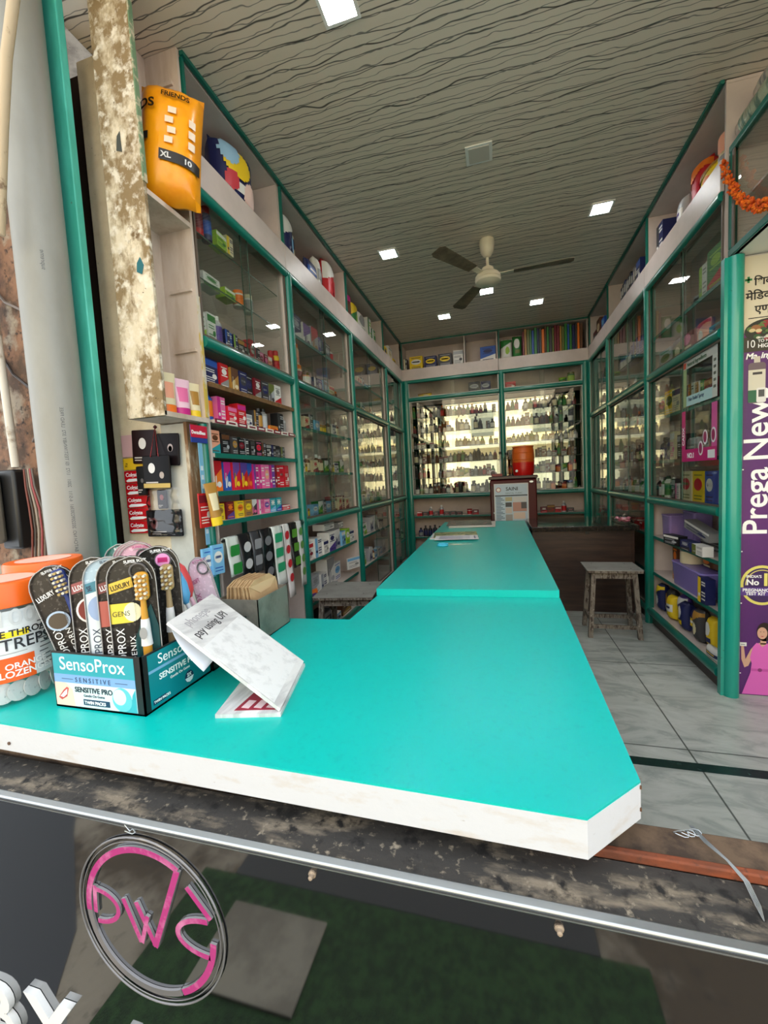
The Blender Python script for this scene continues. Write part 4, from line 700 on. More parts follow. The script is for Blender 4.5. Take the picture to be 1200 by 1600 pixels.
# ---- low open shelves of the first right cabinet (all drawn from the photo)
def tub(name, loc, rz, w, d, h, col, label, lid=None):
    r = thing(name, label, 'container', loc, rz); m = mat('tinted_tub_%d' % col[2], col, 0.25, alpha=0.72)
    a, b = w / 2, d / 2; p0 = rrect(-a * .92, a * .92, -b * .92, b * .92, .015); p1 = rrect(-a, a, -b, b, .02); n = len(p0)
    vs = [(x, y, 0) for x, y in p0] + [(x, y, h) for x, y in p1]
    MB().add(vs, [tuple(reversed(range(n)))] + [(i, (i + 1) % n, n + (i + 1) % n, n + i) for i in range(n)]).build('tub', m, r)
    MB().tube([(x, y, h) for x, y in p1], .005, 6, closed=True).build('rim', c(*col), r)
    if lid: MB().prism(p1, Matrix.Translation((0, 0, h + .001)), .006).build('lid', m, r, smooth=False)
    return r
z1, z2, z3, z0 = .7055, .4205, .1305, .1305
t1 = tub('plastic_jug', R0.at(.20, .13, z1), -PI / 2, .15, .14, .17, (150, 128, 188), 'violet clear plastic jug on the upper open right shelf')
item('pack_a', R0.at(.215, .12, z1 + .004), -PI / 2, .08, .05, .10, ('peach', 'pink', 'white'), 'pink and peach packet standing inside the violet plastic jug', 'packet')
tub('plastic_basket', R0.at(.40, .19, z1), -PI / 2, .18, .12, .21, (150, 132, 196), 'violet clear plastic basket behind the tilted grey boxes')
q = item('carton_a', R0.at(.70, .095, z1 + .095), -PI / 2, .34, .07, .055, ('grey', 'white', 'navy'), 'long grey box lying tilted across the upper open right shelf', 'box'); q.rotation_euler = (0, .16, -PI / 2)
item('carton_a', R0.at(.72, .20, z1), -PI / 2, .30, .12, .048, ('charcoal', 'grey', 'silver'), 'dark flat box underneath the tilted long grey box', 'box')
item('carton_a', R0.at(1.01, .20, z1), -PI / 2, .10, .12, .16, ('charcoal', 'olive', 'grey'), 'dark upright box at the street end of upper open right shelf', 'box')
q = item('carton_a', R0.at(.50, .02, z1), -PI / 2 + .2, .16, .06, .065, ('black', 'white', 'silver'), 'black box with a white sticker jutting over the green shelf edge', 'box')
item('carton_b', R0.at(.72, .022, z1), -PI / 2, .14, .055, .06, ('navy', 'charcoal', 'silver'), 'navy box beside the black stickered box on right shelf', 'box')
item('carton_c', R0.at(.89, .022, z1), -PI / 2, .14, .055, .06, ('white', 'olive', 'grey'), 'white and olive box at the front of upper open right shelf', 'box')
tub('storage_box', R0.at(.62, .13, z2), -PI / 2, .46, .19, .155, (150, 134, 206), 'large violet clear storage box on the middle open right shelf', lid=True)
item('tin', R0.at(.52, .11, z2 + .164), 0, .13, .13, .10, ('cream', 'grey', 'cream'), 'cream round tin standing on the violet storage box', 'tin')
item('carton_b', R0.at(.325, .13, z2), -PI / 2, .08, .10, .26, ('brown', 'gold', 'orange'), 'brown and gold box left of the violet storage box', 'box')
item('pack_a', R0.at(.70, .15, z2 + .165), -PI / 2, .16, .06, .07, ('brown', 'orange', 'cream'), 'brown packet lying behind the cream tin on storage box', 'packet')
q = item('carton_a', R0.at(.98, .18, z2 + .062), -PI / 2, .24, .12, .03, ('grey', 'white', 'charcoal'), 'worn grey carton flap leaning at the street end of middle shelf', 'box'); q.rotation_euler = (0, -.5, -PI / 2)
item('carton_c', R0.at(.90, .04, z2 - .0), -PI / 2, .10, .05, .15, ('navy', 'yellow', 'white'), 'navy box with yellow stripe under the leaning carton flap', 'box')
for i in range(8):
    u = .12 + i * .106; t_ = rnd.uniform(-.10, .10); cs_ = [('navy', 'yellow', 'white'), ('violet', 'white', 'yellow'), ('charcoal', 'gold', 'cream'), ('navy', 'white', 'yellow'), ('yellow', 'white', 'navy')][(i * 2) % 5]
    item(('pack_b', 'pack_a', 'pack_c')[i % 3], R0.at(u, .075 + .03 * (i % 2), z3 + .002), -PI / 2 + t_, .094, .085, .205 - .016 * (i % 3), cs_, '%s and %s pad packet, %s from the desk on bottom right shelf' % (cs_[0], cs_[1], ORD[i]), 'packet', 'pad packets on the bottom right shelf', tilt=(0, 0))
item('pack_c', R0.at(1.02, .035, z3 + .001), -PI / 2, .16, .05, .06, ('white', 'navy', 'yellow'), 'crumpled white and yellow packet lying at the end of bottom shelf', 'packet')
# ---- niches above the fascias
NZ = ZFT - .0005
def nitem(cb, kind, u, y, w, d, h, cols, label, cat, tz=0.0, tilt=(0, 0), name=None): return item(kind, cb.at(u, y, NZ), cb.r + tz, w, d, h, cols, label, cat, None, name, tilt)
dpk = nitem(L0, 'pack_a', .46, .10, .27, .17, .31, ('navy', 'yellow', 'white'), 'dark blue diaper pack with yellow print on the left top niche', 'packet', -.2, name='diaper_pack')
for cx_, cz_, rr_, cc_, nn in ((-.5, -.35, .10, (196, 60, 70), 'red_badge'), (.45, -.55, .16, (232, 200, 190), 'baby_picture'), (-.5, .55, .16, (150, 190, 220), 'sky_print')):
    o_ = pillow_patch(lambda u, v, cx_=cx_, cz_=cz_, rr_=rr_: (u - cx_) ** 2 + (v - cz_) ** 2 < rr_, lift=.026).build(nn, c(*cc_), dpk)
nitem(L1, 'pack_b', .20, .10, .17, .12, .29, ('navy', 'white', 'sky'), 'navy and white pack leaning at the start of second left niche', 'packet', .2)
nitem(L1, 'carton_a', .40, .18, .20, .06, .335, ('cream', 'navy', 'charcoal'), 'cream carton with navy band behind navy pack in left niche', 'box', .1)
nitem(L1, 'pack_c', .53, .06, .20, .06, .15, ('navy', 'blue', 'white'), 'low navy pack lying in front of cream carton, left niche', 'packet')
nitem(L1, 'pack_c', .735, .11, .17, .10, .27, ('white', 'grey', 'silver'), 'white crinkled pack beside the red bag in left niche', 'packet', .3)
nitem(L1, 'pack_b', .945, .11, .23, .14, .335, ('red', 'white', 'crimson'), 'red bag with white corner near the second left divider', 'packet', .2)
for i, (cb, u, kind, w_, h_, cols) in enumerate(((L2, .12, 'carton_a', .12, .21, ('cream', 'brown', 'maroon')), (L2, .27, 'tin', .15, .26, ('maroon', 'magenta', 'brown')), (L2, .445, 'pack_b', .15, .27, ('green', 'yellow', 'lime')), (L2, .66, 'pack_a', .24, .25, ('white', 'grey', 'green')), (L2, .90, 'carton_c', .12, .27, ('white', 'green', 'lime')), (L2, 1.06, 'carton_c', .12, .20, ('green', 'white', 'cream')),
                                                  (L3, .14, 'carton_d', .16, .20, ('cream', 'brown', 'green')), (L3, .34, 'carton_b', .14, .16, ('yellow', 'white', 'navy')), (L3, .58, 'carton_d', .20, .22, ('white', 'cream', 'olive')), (L3, .80, 'carton_b', .14, .12, ('yellow', 'gold', 'charcoal')))):
    cat, kl = CATS[kind.split('_')[0]]
    nitem(cb, kind, u, .11, w_, .10, h_, cols, '%s and %s %s, %s along the back left niches' % (cols[0], cols[1], kl, ORD[i]), cat)
for i, (u, w_, h_, kind, cols) in enumerate(((.05, .045, .16, 'carton_c', ('charcoal', 'cream', 'white')), (.20, .18, .18, 'carton_d', ('yellow', 'white', 'navy')), (.40, .17, .16, 'carton_d', ('navy', 'yellow', 'silver')), (.60, .18, .17, 'carton_d', ('charcoal', 'yellow', 'silver')), (.78, .13, .19, 'carton_a', ('white', 'silver', 'charcoal')), (1.17, .20, .19, 'carton_b', ('blue', 'white', 'navy')))):
    nitem(B0, kind, u, .10, w_, .09, h_, cols, '%s carton with %s print, %s from left in back niche' % (cols[0], cols[1], ORD[i]), 'box')
nitem(B1, 'pack_b', .105, .11, .15, .10, .26, ('white', 'green', 'lime'), 'white pack with green print beside the blue carton, back niche', 'packet')
nitem(B1, 'pack_a', .24, .10, .115, .10, .28, ('green', 'white', 'olive'), 'green and white pack leaning against the coloured files', 'packet', .1)
MB().box(.862, .876, 0.0, .29, ZFT, H - .02).build('divider', LAM, B0.root, smooth=False)
FC = ['maroon', 'green', 'navy', 'brown', 'olive', 'gold', 'blue', 'charcoal', 'green', 'maroon', 'olive', 'green', 'orange', 'charcoal']
u = .310; fi = 0
fcount = {}
while u < 1.03 and fi < 36:
    th = .018 + .006 * ((fi * 7) % 3); col = FC[(fi * 5) % len(FC)]
    r = thing('file_folder', '%s file folder, %s from left in the back niche row' % (col, ORD[fi]), 'folder', B1.at(u + th / 2, .05, NZ), rnd.uniform(-.008, .008), 'file folders in the back niche')
    hh = .312 + .010 * ((fi * 3) % 4)
    MB().box(-th / 2, -th / 2 + .002, 0, .22, 0, hh).box(th / 2 - .002, th / 2, 0, .22, 0, hh).box(-th / 2, th / 2, -.002, 0, 0, hh).build('cover', pm(col), r, smooth=False)
    MB().box(-th / 2 + .003, th / 2 - .003, .004, .21, .004, hh - .012).build('papers', c(206, 196, 172), r, smooth=False)
    u += th + .006; fi += 1
# right niche
for i, (cb, u, w_, h_, kind, cols, lab) in enumerate(((R2, .30, .16, .22, 'carton_d', ('brown', 'cream', 'black'), 'brown and cream carton in the right corner niche'), (R2, .52, .14, .16, 'carton_b', ('blue', 'navy', 'sky'), 'blue carton in the right corner niche'), (R2, .12, .16, .14, 'carton_a', ('charcoal', 'maroon', 'silver'), 'dark carton at the far end of right corner niche'), (R2, .76, .09, .32, 'carton_c', ('orange', 'brown', 'gold'), 'tall orange folder box in the right niche'), (R1, .86, .10, .20, 'carton_a', ('navy', 'blue', 'white'), 'navy carton beside the row of dark books, right niche'), (R0, .16, .12, .22, 'carton_c', ('navy', 'charcoal', 'white'), 'dark blue carton with white disc in first right niche'))):
    cat, kl = CATS[kind.split('_')[0]]
    nitem(cb, kind, u, .10, w_, .12, h_, cols, lab, cat)
for i in range(9):
    col = ['charcoal', 'black', 'navy', 'grey'][i % 4]; th = .045
    r = thing('ledger_book', '%s ledger book, %s from back in the right niche row' % (col, ORD[i]), 'book', R1.at(.30 + i * .055, .06, NZ), -PI / 2, 'ledger books in the right niche')
    hh = .20 + .012 * (i % 3)
    MB().box(-th / 2, th / 2, -.003, 0, 0, hh).box(-th / 2, -th / 2 + .003, 0, .2, 0, hh).box(th / 2 - .003, th / 2, 0, .2, 0, hh).build('cover', pm(col), r, smooth=False)
    MB().box(-th / 2 + .004, th / 2 - .004, .002, .195, .003, hh - .006).build('pages', c(214, 206, 186), r, smooth=False)
    MB().box(-th / 2 + .006, th / 2 - .006, -.0045, -.003, hh * .55, hh * .85).build('spine_label', c(200, 196, 186), r, smooth=False)
nitem(R0, 'pack_b', .83, .11, .19, .13, .16, ('yellow', 'gold', 'orange'), 'yellow pack at the front of right top niche', 'packet', .1)
nitem(R0, 'pack_b', .64, .13, .14, .13, .30, ('red', 'orange', 'crimson'), 'glossy red and orange pack upright in right top niche', 'packet', .2)
nitem(R0, 'pack_c', .46, .10, .14, .10, .20, ('silver', 'white', 'violet'), 'silver crinkled pack beside red pack in right niche', 'packet', -.2)
nitem(R0, 'pack_a', 1.03, .12, .16, .16, .22, ('cream', 'peach', 'grey'), 'cream plastic bag slumped near the right front post', 'packet', .3)
# ------------------------------------------------------------------ ceiling fittings
LAMPS = [('square ceiling downlight nearest the street', .705, 1.70), ('square ceiling downlight by the right top niche', 2.03, 3.50), ('square ceiling downlight by the left top niche', .433, 3.54), ('square ceiling downlight just behind the fan hub', 1.197, 4.583), ('square ceiling downlight at back right', 1.72, 5.08), ('square ceiling downlight at back left', .702, 5.095)]
for lab, x, y in LAMPS:
    r = thing('ceiling_downlight', lab, 'light', (x, y, H - .001))
    MB().box(-.075, .075, -.075, -.062, -.008, 0).box(-.075, .075, .062, .075, -.008, 0).box(-.075, -.062, -.062, .062, -.008, 0).box(.062, .075, -.062, .062, -.008, 0).build('frame', WHITE, r, smooth=False)
    MB().box(-.062, .062, -.062, .062, -.006, -.001).build('diffuser', LAMP, r, smooth=False)
vp = thing('ceiling_plate', 'unlit square white plate in the middle of the ceiling', 'plate', (1.205, 2.68, H - .001))
MB().box(-.076, .076, -.076, .076, -.006, 0).build('frame', WHITE, vp, bev=.002)
MB().box(-.058, .058, -.058, .058, -.009, -.006).build('panel', c(196, 192, 182), vp, smooth=False)
fn = thing('ceiling_fan', 'ivory three bladed ceiling fan above the counter', 'fan', (1.225, 3.633, H - .001))
MB().lathe([(.058, 0), (.060, -.03), (.052, -.09), (.030, -.125), (.016, -.135)], n=24).build('canopy', IVORY, fn)
MB().lathe([(.012, -.13), (.012, -.235)], n=12).build('down_rod', IVORY, fn)
MB().lathe([(.02, -.20), (.045, -.215), (.05, -.24), (.04, -.255)], n=20).build('lower_cup', IVORY, fn)
MB().lathe([(.04, -.25), (.085, -.262), (.100, -.28), (.103, -.30), (.098, -.304), (.103, -.308), (.098, -.325), (.07, -.345), (.03, -.352), (.0, -.353)], n=32).build('motor', IVORY, fn)
for k in range(3):
    a = math.radians(-122 + 120 * k); M = Matrix.Translation((0, 0, -.278)) @ Matrix.Rotation(a, 4, 'Z') @ Matrix.Rotation(math.radians(9), 4, 'X')
    b = MB().prism([(.20, -.045), (.60, -.068), (.635, -.05), (.64, .03), (.61, .055), (.20, .04)], M, .003); br = b.build('blade', mat('dusty_blade', (128, 112, 92), .6, noise=[(6, (96, 82, 66), .45, .6, ONE)]), fn, smooth=False)
    MB().prism([(.09, -.02), (.24, -.03), (.24, .025), (.09, .02)], M @ Matrix.Translation((0, 0, .003)), .004).build('blade_arm', IVORY, br, smooth=False)

# ------------------------------------------------------------------ fridge, jug, bottles, desk, stools
fr = thing('mini_fridge', 'small maroon fridge with a clinic poster behind the counter end', 'fridge', (1.405, 4.90, 0))
MB().box(-.238, .238, -.20, .25, 0.03, 1.185).build('body', MAROON, fr, bev=.012)
MB().box(-.238, .238, -.245, -.204, 0.06, 1.180).build('door', MAROON, fr, bev=.012)
MB().box(-.25, .25, -.25, .25, 1.186, 1.218).build('worktop', mat('dark_maroon_top', (52, 18, 18), .35), fr, bev=.006)
MB().box(-.228, -.205, -.262, -.246, .55, 1.12).build('handle_groove', c(60, 16, 18), fr, bev=.004)
MB().prism(ell(.020, .010, 18), front(.185, -.2455, 1.15), .002).build('badge', ALU, fr, smooth=False)
MB().lathe([(.008, 0), (.008, .004)], n=10, axis='y', cx=-.20, cy=-.262, cz=.83).build('lock', ALU, fr)
po = thing('clinic_poster', 'pale framed poster taped to the maroon fridge door', 'poster', (1.382, 4.652, .62))
MB().box(-.175, .175, 0, .0025, 0, .52).build('frame', c(206, 202, 198), po, smooth=False)
MB().box(-.165, .165, -.0015, 0, .006, .512).build('sheet', c(176, 190, 204), po, smooth=False)
INKB = c(30, 30, 36)
text('SAINI', .052, front(.01, -.0018, .445), INKB, po, bold=.02, align='CENTER')
text('DENTAL CLINIC', .024, front(.03, -.0018, .408), c(90, 92, 98), po, align='CENTER')
MB().prism(ell(.026, .026, 20), front(-.128, -.0017, .455), .0006, 0).prism(ell(.019, .019, 18), front(-.128, -.0023, .455), .0004, 1).build('emblem', [c(150, 60, 40), c(226, 220, 212)], po, smooth=False)
MB().prism(rect(-.165, .165, .385, .397), front(0, -.0016, 0), .0004).build('rule', INKB, po, smooth=False)
ln = MB()
for i in range(22): ln.prism(rect(-.155, -.155 + .05 + .018 * ((i * 7) % 3), .372 - i * .016, .379 - i * .016), front(0, -.0016, 0), .0003)
ln.build('small_print', c(66, 84, 100), po, smooth=False)
for i, (x0, x1, z0_, z1_, cc) in enumerate(((-.06, .01, .33, .375, (172, 158, 120)), (.02, .155, .32, .378, (196, 190, 188)), (-.06, .005, .27, .318, (60, 56, 58)), (.015, .155, .22, .318, (176, 124, 110)), (.10, .155, .25, .318, (70, 60, 62)), (-.06, .005, .20, .262, (190, 170, 160)), (.02, .14, .14, .21, (206, 176, 160)), (-.06, .01, .12, .19, (150, 140, 136)), (.0, .155, .02, .12, (196, 200, 204)))):
    MB().prism(rect(x0, x1, z0_, z1_), front(0, -.0016 - .0001 * i, 0), .0003).build('picture', c(*cc), po, smooth=False)
jg = thing('water_jug', 'two tone orange and red insulated water jug on the maroon fridge', 'jug', (1.525, 4.86, 1.2185))
MB().lathe([(.100, 0), (.108, .02), (.113, .08), (.115, .14)], n=32).build('lower_body', mat('red_jug', (196, 22, 16), .3), jg)
MB().lathe([(.116, .14), (.117, .16), (.113, .165), (.117, .17), (.115, .23), (.112, .24), (.115, .245), (.108, .29), (.104, .298), (.112, .302), (.110, .315), (.03, .322)], n=32).build('upper_body', mat('orange_jug', (206, 98, 34), .35), jg)
MB().lathe([(.014, 0), (.014, .03), (.007, .034)], n=12, axis='y', cx=-.075, cy=-.085, cz=.05).build('tap', WHITE, jg)
def wbottle(lab, x, y, h, r_, col, z=1.2185):
    t = thing('water_bottle', lab, 'bottle', (x, y, z))
    MB().lathe([(r_ * .9, 0), (r_, .01), (r_, h * .3), (r_ * .93, h * .34), (r_, h * .38), (r_, h * .66), (r_ * .45, h * .86), (r_ * .34, h * .9)], n=18).build('body', thin_glass('bottle_pet_%d' % col[0], tuple(min(.97, (q / 255) ** .5 + .06) for q in col), 1.4, .05), t)
    MB().lathe([(r_ * .40, h * .9), (r_ * .40, h), (r_ * .3, h)], n=14).build('cap', RUBBER, t); return t
wbottle('clear plastic water bottle with black cap on the fridge', 1.285, 4.82, .27, .04, (196, 190, 188))
wbottle('brown tinted water bottle between clear bottle and jug', 1.352, 4.90, .26, .045, (150, 126, 104))
st_ = thing('steel_tumbler', 'white rimmed tumbler lying at the left end of the fridge top', 'cup', (1.20, 4.86, 1.2185))
MB().lathe([(.03, 0), (.036, .07), (.036, .075)], n=18, axis='y', cy=.03, cz=.038).build('body', c(206, 200, 200), st_)
MB().lathe([(.026, .0755), (.026, .0765)], n=18, axis='y', cy=.03, cz=.038).build('mouth', c(70, 62, 60), st_)
MB().box(-.055, .055, -.05, .05, 0, .03).build('bundle', c(120, 34, 36), thing('red_box', 'small flat red box at the left of the fridge top', 'box', (1.245, 4.73, 1.2185)), bev=.004)
dk = thing('desk', 'dark wooden desk with a glossy black top right of the counter', 'desk', (1.94, 4.2, 0))
MB().box(-.415, .432, -.335, .42, .722, .764).build('desk_top', DESKTOP, dk, bev=.004)
MB().box(-.405, .385, -.265, -.245, .0, .722).build('front_panel', WOODD, dk, smooth=False)
MB().box(.385, .41, -.27, .40, 0, .722).build('side_panel', WOODD, dk, smooth=False)
MB().box(.03, .06, -.285, -.266, .69, .722).build('lock_block', RUBBER, dk, smooth=False)
pb = thing('pink_bag', 'knotted clear polythene bag of pink stuff on the dark desk', 'bag', (2.285, 3.98, .7645))
k = MB(); vs = []; fs = []; n = 20; rr = random.Random(9)
for j in range(11):
    t = j / 10
    for i in range(n):
        a = 2 * PI * i / n; rad = (.095 * math.sin(PI * min(1, t * .92 + .09)) ** .6 if t < .78 else .022 + .02 * (1 - t)) * (1 + .14 * rr.uniform(-1, 1))
        vs.append((rad * math.cos(a) * 1.1, rad * math.sin(a) * .8, .09 * t + .001 + .01 * t * rr.random()))
for j in range(10):
    for i in range(n): fs.append((j * n + i, j * n + (i + 1) % n, (j + 1) * n + (i + 1) % n, (j + 1) * n + i))
MB().add(vs, fs + [tuple(reversed(range(n)))]).build('polythene', FILM, pb)
cnt = MB()
for i in range(26):
    a = rr.uniform(0, 2 * PI); q = rr.uniform(0, .058); s = rr.uniform(.012, .02)
    cnt.lathe([(s * .3, -s * .7), (s, 0), (s * .3, s * .7)], n=7, cx=q * math.cos(a) * 1.1, cy=q * math.sin(a) * .8, cz=rr.uniform(.02, .052))
cnt.build('pink_contents', c(206, 120, 140), pb)
for sx in (-1, 1): MB().tube([(0, 0, .085), (-.02 + .015 * sx, .0, .12), (-.04 + .02 * sx, 0, .145), (-.055 + .012 * sx, 0, .135), (-.035, 0, .11), (0, 0, .09)], .006, 7).build('handle_loop', FILM, pb)
def stool(lab, x, y, rz, ztop, splay=.055, sw=.35, sd=.32):
    t = thing('wooden_stool', lab, 'stool', (x, y, 0), rz)
    a, b = sw / 2, sd / 2
    MB().box(-a, a, -b, b, ztop - .007, ztop).box(-a + .004, a - .004, -b + .004, b - .004, ztop - .024, ztop - .007, 1).build('seat', [STOOLT, STOOLL], t, bev=.002)
    for sx in (-1, 1):
        for sy in (-1, 1): MB().lathe([(.004, 0), (.004, .0012)], n=8, cx=sx * a * .62, cy=sy * b * .6, cz=ztop).build('nail', c(60, 54, 50), t)
    MB().box(-a + .04, a - .04, -b + .035, -b + .055, ztop - .07, ztop - .024).box(-a + .04, a - .04, b - .055, b - .035, ztop - .07, ztop - .024).box(-a + .04, -a + .06, -b + .055, b - .055, ztop - .07, ztop - .024).box(a - .06, a - .04, -b + .055, b - .055, ztop - .07, ztop - .024).build('apron', STOOLL, t, smooth=False)
    def leg(sx, sy):
        k = MB(); x1, y1 = sx * (a - .05), sy * (b - .045); x0, y0 = sx * (a - .05 + splay), sy * (b - .045 + splay * .8); h_ = .0155
        vs = [(x0 + p * h_, y0 + q * h_, .0) for p, q in ((-1, -1), (1, -1), (1, 1), (-1, 1))] + [(x1 + p * h_, y1 + q * h_, ztop - .026) for p, q in ((-1, -1), (1, -1), (1, 1), (-1, 1))]
        k.add(vs, [(0, 3, 2, 1), (4, 5, 6, 7), (0, 1, 5, 4), (1, 2, 6, 5), (2, 3, 7, 6), (3, 0, 4, 7)]); k.build('leg', STOOLL, t, smooth=False)
    for sx in (-1, 1):
        for sy in (-1, 1): leg(sx, sy)
    X_, Y_ = a - .05 + splay * .8, b - .045 + splay * .64; z_ = .085
    for sy in (-1, 1): MB().box(-X_, X_, sy * Y_ - .008, sy * Y_ + .008, z_ - .014, z_ + .014).build('stretcher', STOOLL, t, smooth=False)
    for sx in (-1, 1): MB().box(sx * X_ - .008, sx * X_ + .008, -Y_, Y_, z_ + .03, z_ + .056).build('stretcher', STOOLL, t, smooth=False)
    return t
stool('grey topped wooden stool with worn splayed legs before the dark desk', 2.052, 3.445, -.02, .512, .03, .37, .30)
stool('grey topped wooden stool in the aisle behind the counter at left', .245, 2.66, .12, .512, .03, .40, .40)

# ------------------------------------------------------------------ papers and scissors on the raised counter
ZU = .7452
def sheet_stack(lab, cat, x, y, rz, w_, d_, layers, name):
    t = thing(name, lab, cat, (x, y, ZU), rz); z = 0
    for (nm, dx, dy, r_, h_, m) in layers:
        k = MB().obox(Matrix.Translation((dx, dy, z + h_ / 2)) @ Matrix.Rotation(r_, 4, 'Z'), w_, d_, h_); k.build(nm, m, t, smooth=False); z += h_ + .0003
    return t, z
PRT = mat('printed_magazine', (150, 150, 92), .35, noise=[(14, (60, 90, 52), .45, .52, ONE), (18, (186, 176, 120), .55, .6, ONE)])
PRT2 = mat('printed_magazine_dark', (96, 96, 92), .35, noise=[(12, (190, 120, 110), .56, .62, ONE), (16, (54, 64, 58), .48, .54, ONE)])
t, z = sheet_stack('newspaper pile with a green photo cover and white sheet, nearer on the counter', 'papers', .875, 3.52, .06, .36, .32, [('paper', 0, 0, 0, .006, c(222, 214, 216)), ('magazine', .02, .03, .05, .004, PRT)], 'paper_pile')
k = MB().obox(Matrix.Translation((.035, -.16, z + .001)) @ Matrix.Rotation(.03, 4, 'Z'), .34, .22, .002); wsht = k.build('printed_sheet', c(226, 226, 232), t, smooth=False)
k = MB()
for i in range(9): k.obox(Matrix.Translation((.02 - .03 * (i % 3 == 2), -.08 - i * .02, z + .0023)) @ Matrix.Rotation(.03, 4, 'Z'), .24 - .05 * (i % 3 == 2), .006, .0004)
k.obox(Matrix.Translation((.178, -.16, z + .0023)) @ Matrix.Rotation(.03, 4, 'Z'), .012, .14, .0004); k.build('small_print', c(120, 118, 150), wsht, smooth=False)
sheet_stack('folded magazine pile at the far end of the counter near the fridge', 'papers', .985, 4.33, .02, .44, .46, [('paper', 0, -.02, .02, .008, c(222, 216, 210)), ('paper', .01, -.04, -.02, .004, c(230, 222, 216)), ('magazine', -.03, .06, .03, .004, PRT2)], 'magazine_pile')
sc = thing('scissors', 'scissors with sky blue handles in front of the white sheet', 'scissors', (.90, 3.05, ZU), .08)
BLH = c(60, 190, 226)
for s in (-1, 1):
    MB().tube([(-.05 + .036 * math.cos(a), s * .03 + .024 * math.sin(a), .006) for a in [i * PI / 9 for i in range(18)]], .0058, 8, closed=True).build('handle', BLH, sc)
    MB().prism([(-.02, s * .012), (.03, s * .004), (.16, -s * .004), (.03, s * .012)], Matrix.Translation((0, 0, .005 + .001 * s)), .0012).build('blade', STEELM, sc, smooth=False)

# ------------------------------------------------------------------ toothbrush display on the counter
ZC = .7131
bxo = thing('display_tray', 'teal and white toothbrush display tray with black edges', 'tray', (.29, .886, ZC))
a, b, h_ = .141, .118, .145
MB().box(-a, a, -b, b, 0, .004).box(-a, a, -b, -b + .004, 0, h_).box(-a, a, b - .004, b, 0, h_).box(-a, -a + .004, -b, b, 0, .018).box(a - .004, a, -b, b, 0, h_).build('tray_walls', RUBBER, bxo, smooth=False)
ft = lambda x, z, e=0: FR((x, -b - .0006 - e, z), (1, 0, 0), (0, 0, 1))
MB().prism(rect(-a + .004, a - .022, .006, h_ - .004), ft(0, 0, -.0006), .0006).build('front_print', mat('print_teal', (48, 158, 172), .3), bxo, smooth=False)
MB().prism(rect(-a + .004, a - .022, .066, .088), ft(0, 0), .0002).build('blue_band', c(122, 164, 214), bxo, smooth=False)
MB().prism(rect(-a + .004, a - .022, .006, .066), ft(0, 0), .0002).build('white_band', c(214, 232, 236), bxo, smooth=False)
k = MB()
k.prism(ell(.03, .03, 24, .075, .036), ft(0, 0, .0003), .0002, 0); k.prism(ell(.02, .02, 24, .068, .042), ft(0, 0, .0006), .0002, 1)
k.prism([(.06, .006), (.118, .006), (.118, .066), (.108, .05), (.1, .02)], ft(0, 0, .0002), .0002, 2)
k.build('swirl_print', [c(96, 190, 200), c(206, 232, 240), c(56, 168, 182)], bxo, smooth=False)
k = MB().prism([(-.137, .006), (-.075, .006), (-.08, .05), (-.10, .066), (-.137, .066)], ft(0, 0, .0003), .0002, 0)
k.prism([(-.128, .026), (-.118, .02), (-.10, .03), (-.092, .052), (-.098, .055), (-.11, .046)], ft(0, 0, .0006), .0002, 1).prism([(-.122, .029), (-.112, .027), (-.10, .036), (-.097, .05), (-.108, .042)], ft(0, 0, .0009), .0002, 2)
k.build('smile_print', [c(240, 200, 182), c(196, 74, 70), c(250, 250, 250)], bxo, smooth=False)
WHT = c(250, 250, 250); DKT = c(20, 52, 84)
text('SensoProx', .048, ft(-.012, .100, .0003), WHT, bxo, align='CENTER', bold=.0)
text('S E N S I T I V E', .017, ft(-.012, .0705, .0006), c(54, 74, 110), bxo, align='CENTER')
MB().prism(rect(-.112, -.075, .0755, .0768), ft(0, 0, .0005), .0002).prism(rect(.058, .096, .0755, .0768), ft(0, 0, .0005), .0002).build('rules', c(54, 74, 110), bxo, smooth=False)
text('SENSITIVE PRO', .0185, ft(-.072, .045, .001), c(30, 50, 66), bxo, bold=.02, sx=.98)
text('Gentle On Gums', .0095, ft(-.045, .034, .001), c(60, 80, 100), bxo)
MB().prism(rect(-.047, .036, .0125, .0275), ft(0, 0, .0009), .0002).build('pill', DKT, bxo, smooth=False)
text('TWIN PACKS', .0112, ft(-.043, .016, .0013), WHT, bxo, bold=.03)
sdf = lambda y, z, e=0: FR((a + .0006 + e, y, z), (0, 1, 0), (0, 0, 1))
MB().prism(rect(-b + .018, b - .004, .006, h_ - .004), sdf(0, 0, -.0006), .0006).build('side_print', mat('print_deep_teal', (12, 128, 138), .3), bxo, smooth=False)
MB().prism(rect(-b + .018, b - .004, .094, .101), sdf(0, 0, 0), .0003).build('blue_band', c(122, 172, 206), bxo, smooth=False)
text('SensoProx', .036, sdf(.008, .108, .0004), WHT, bxo, align='CENTER')
text('SENSITIVE PRO', .021, sdf(.0, .068, .0004), WHT, bxo, bold=.02, align='CENTER')
text('Gentle On Gums', .010, sdf(.0, .054, .0004), WHT, bxo, align='CENTER')
MB().prism(ell(.016, .016, 22, .03, .03), sdf(0, 0, .0002), .0003, 0).prism([(.014, .028), (.046, .028), (.04, .018), (.03, .0145), (.02, .018)], sdf(0, 0, .0006), .0003, 1).build('badge', [DKT, c(226, 236, 242)], bxo, smooth=False)
text('2X', .013, sdf(.03, .031, .0008), WHT, bxo, align='CENTER', bold=.02)
MB().prism(rect(-.094, -.052, .014, .026), sdf(0, 0, .0002), .0003).build('pill', DKT, bxo, smooth=False)
text('TWIN PACKS', .0088, sdf(-.092, .017, .0008), WHT, bxo, bold=.03)

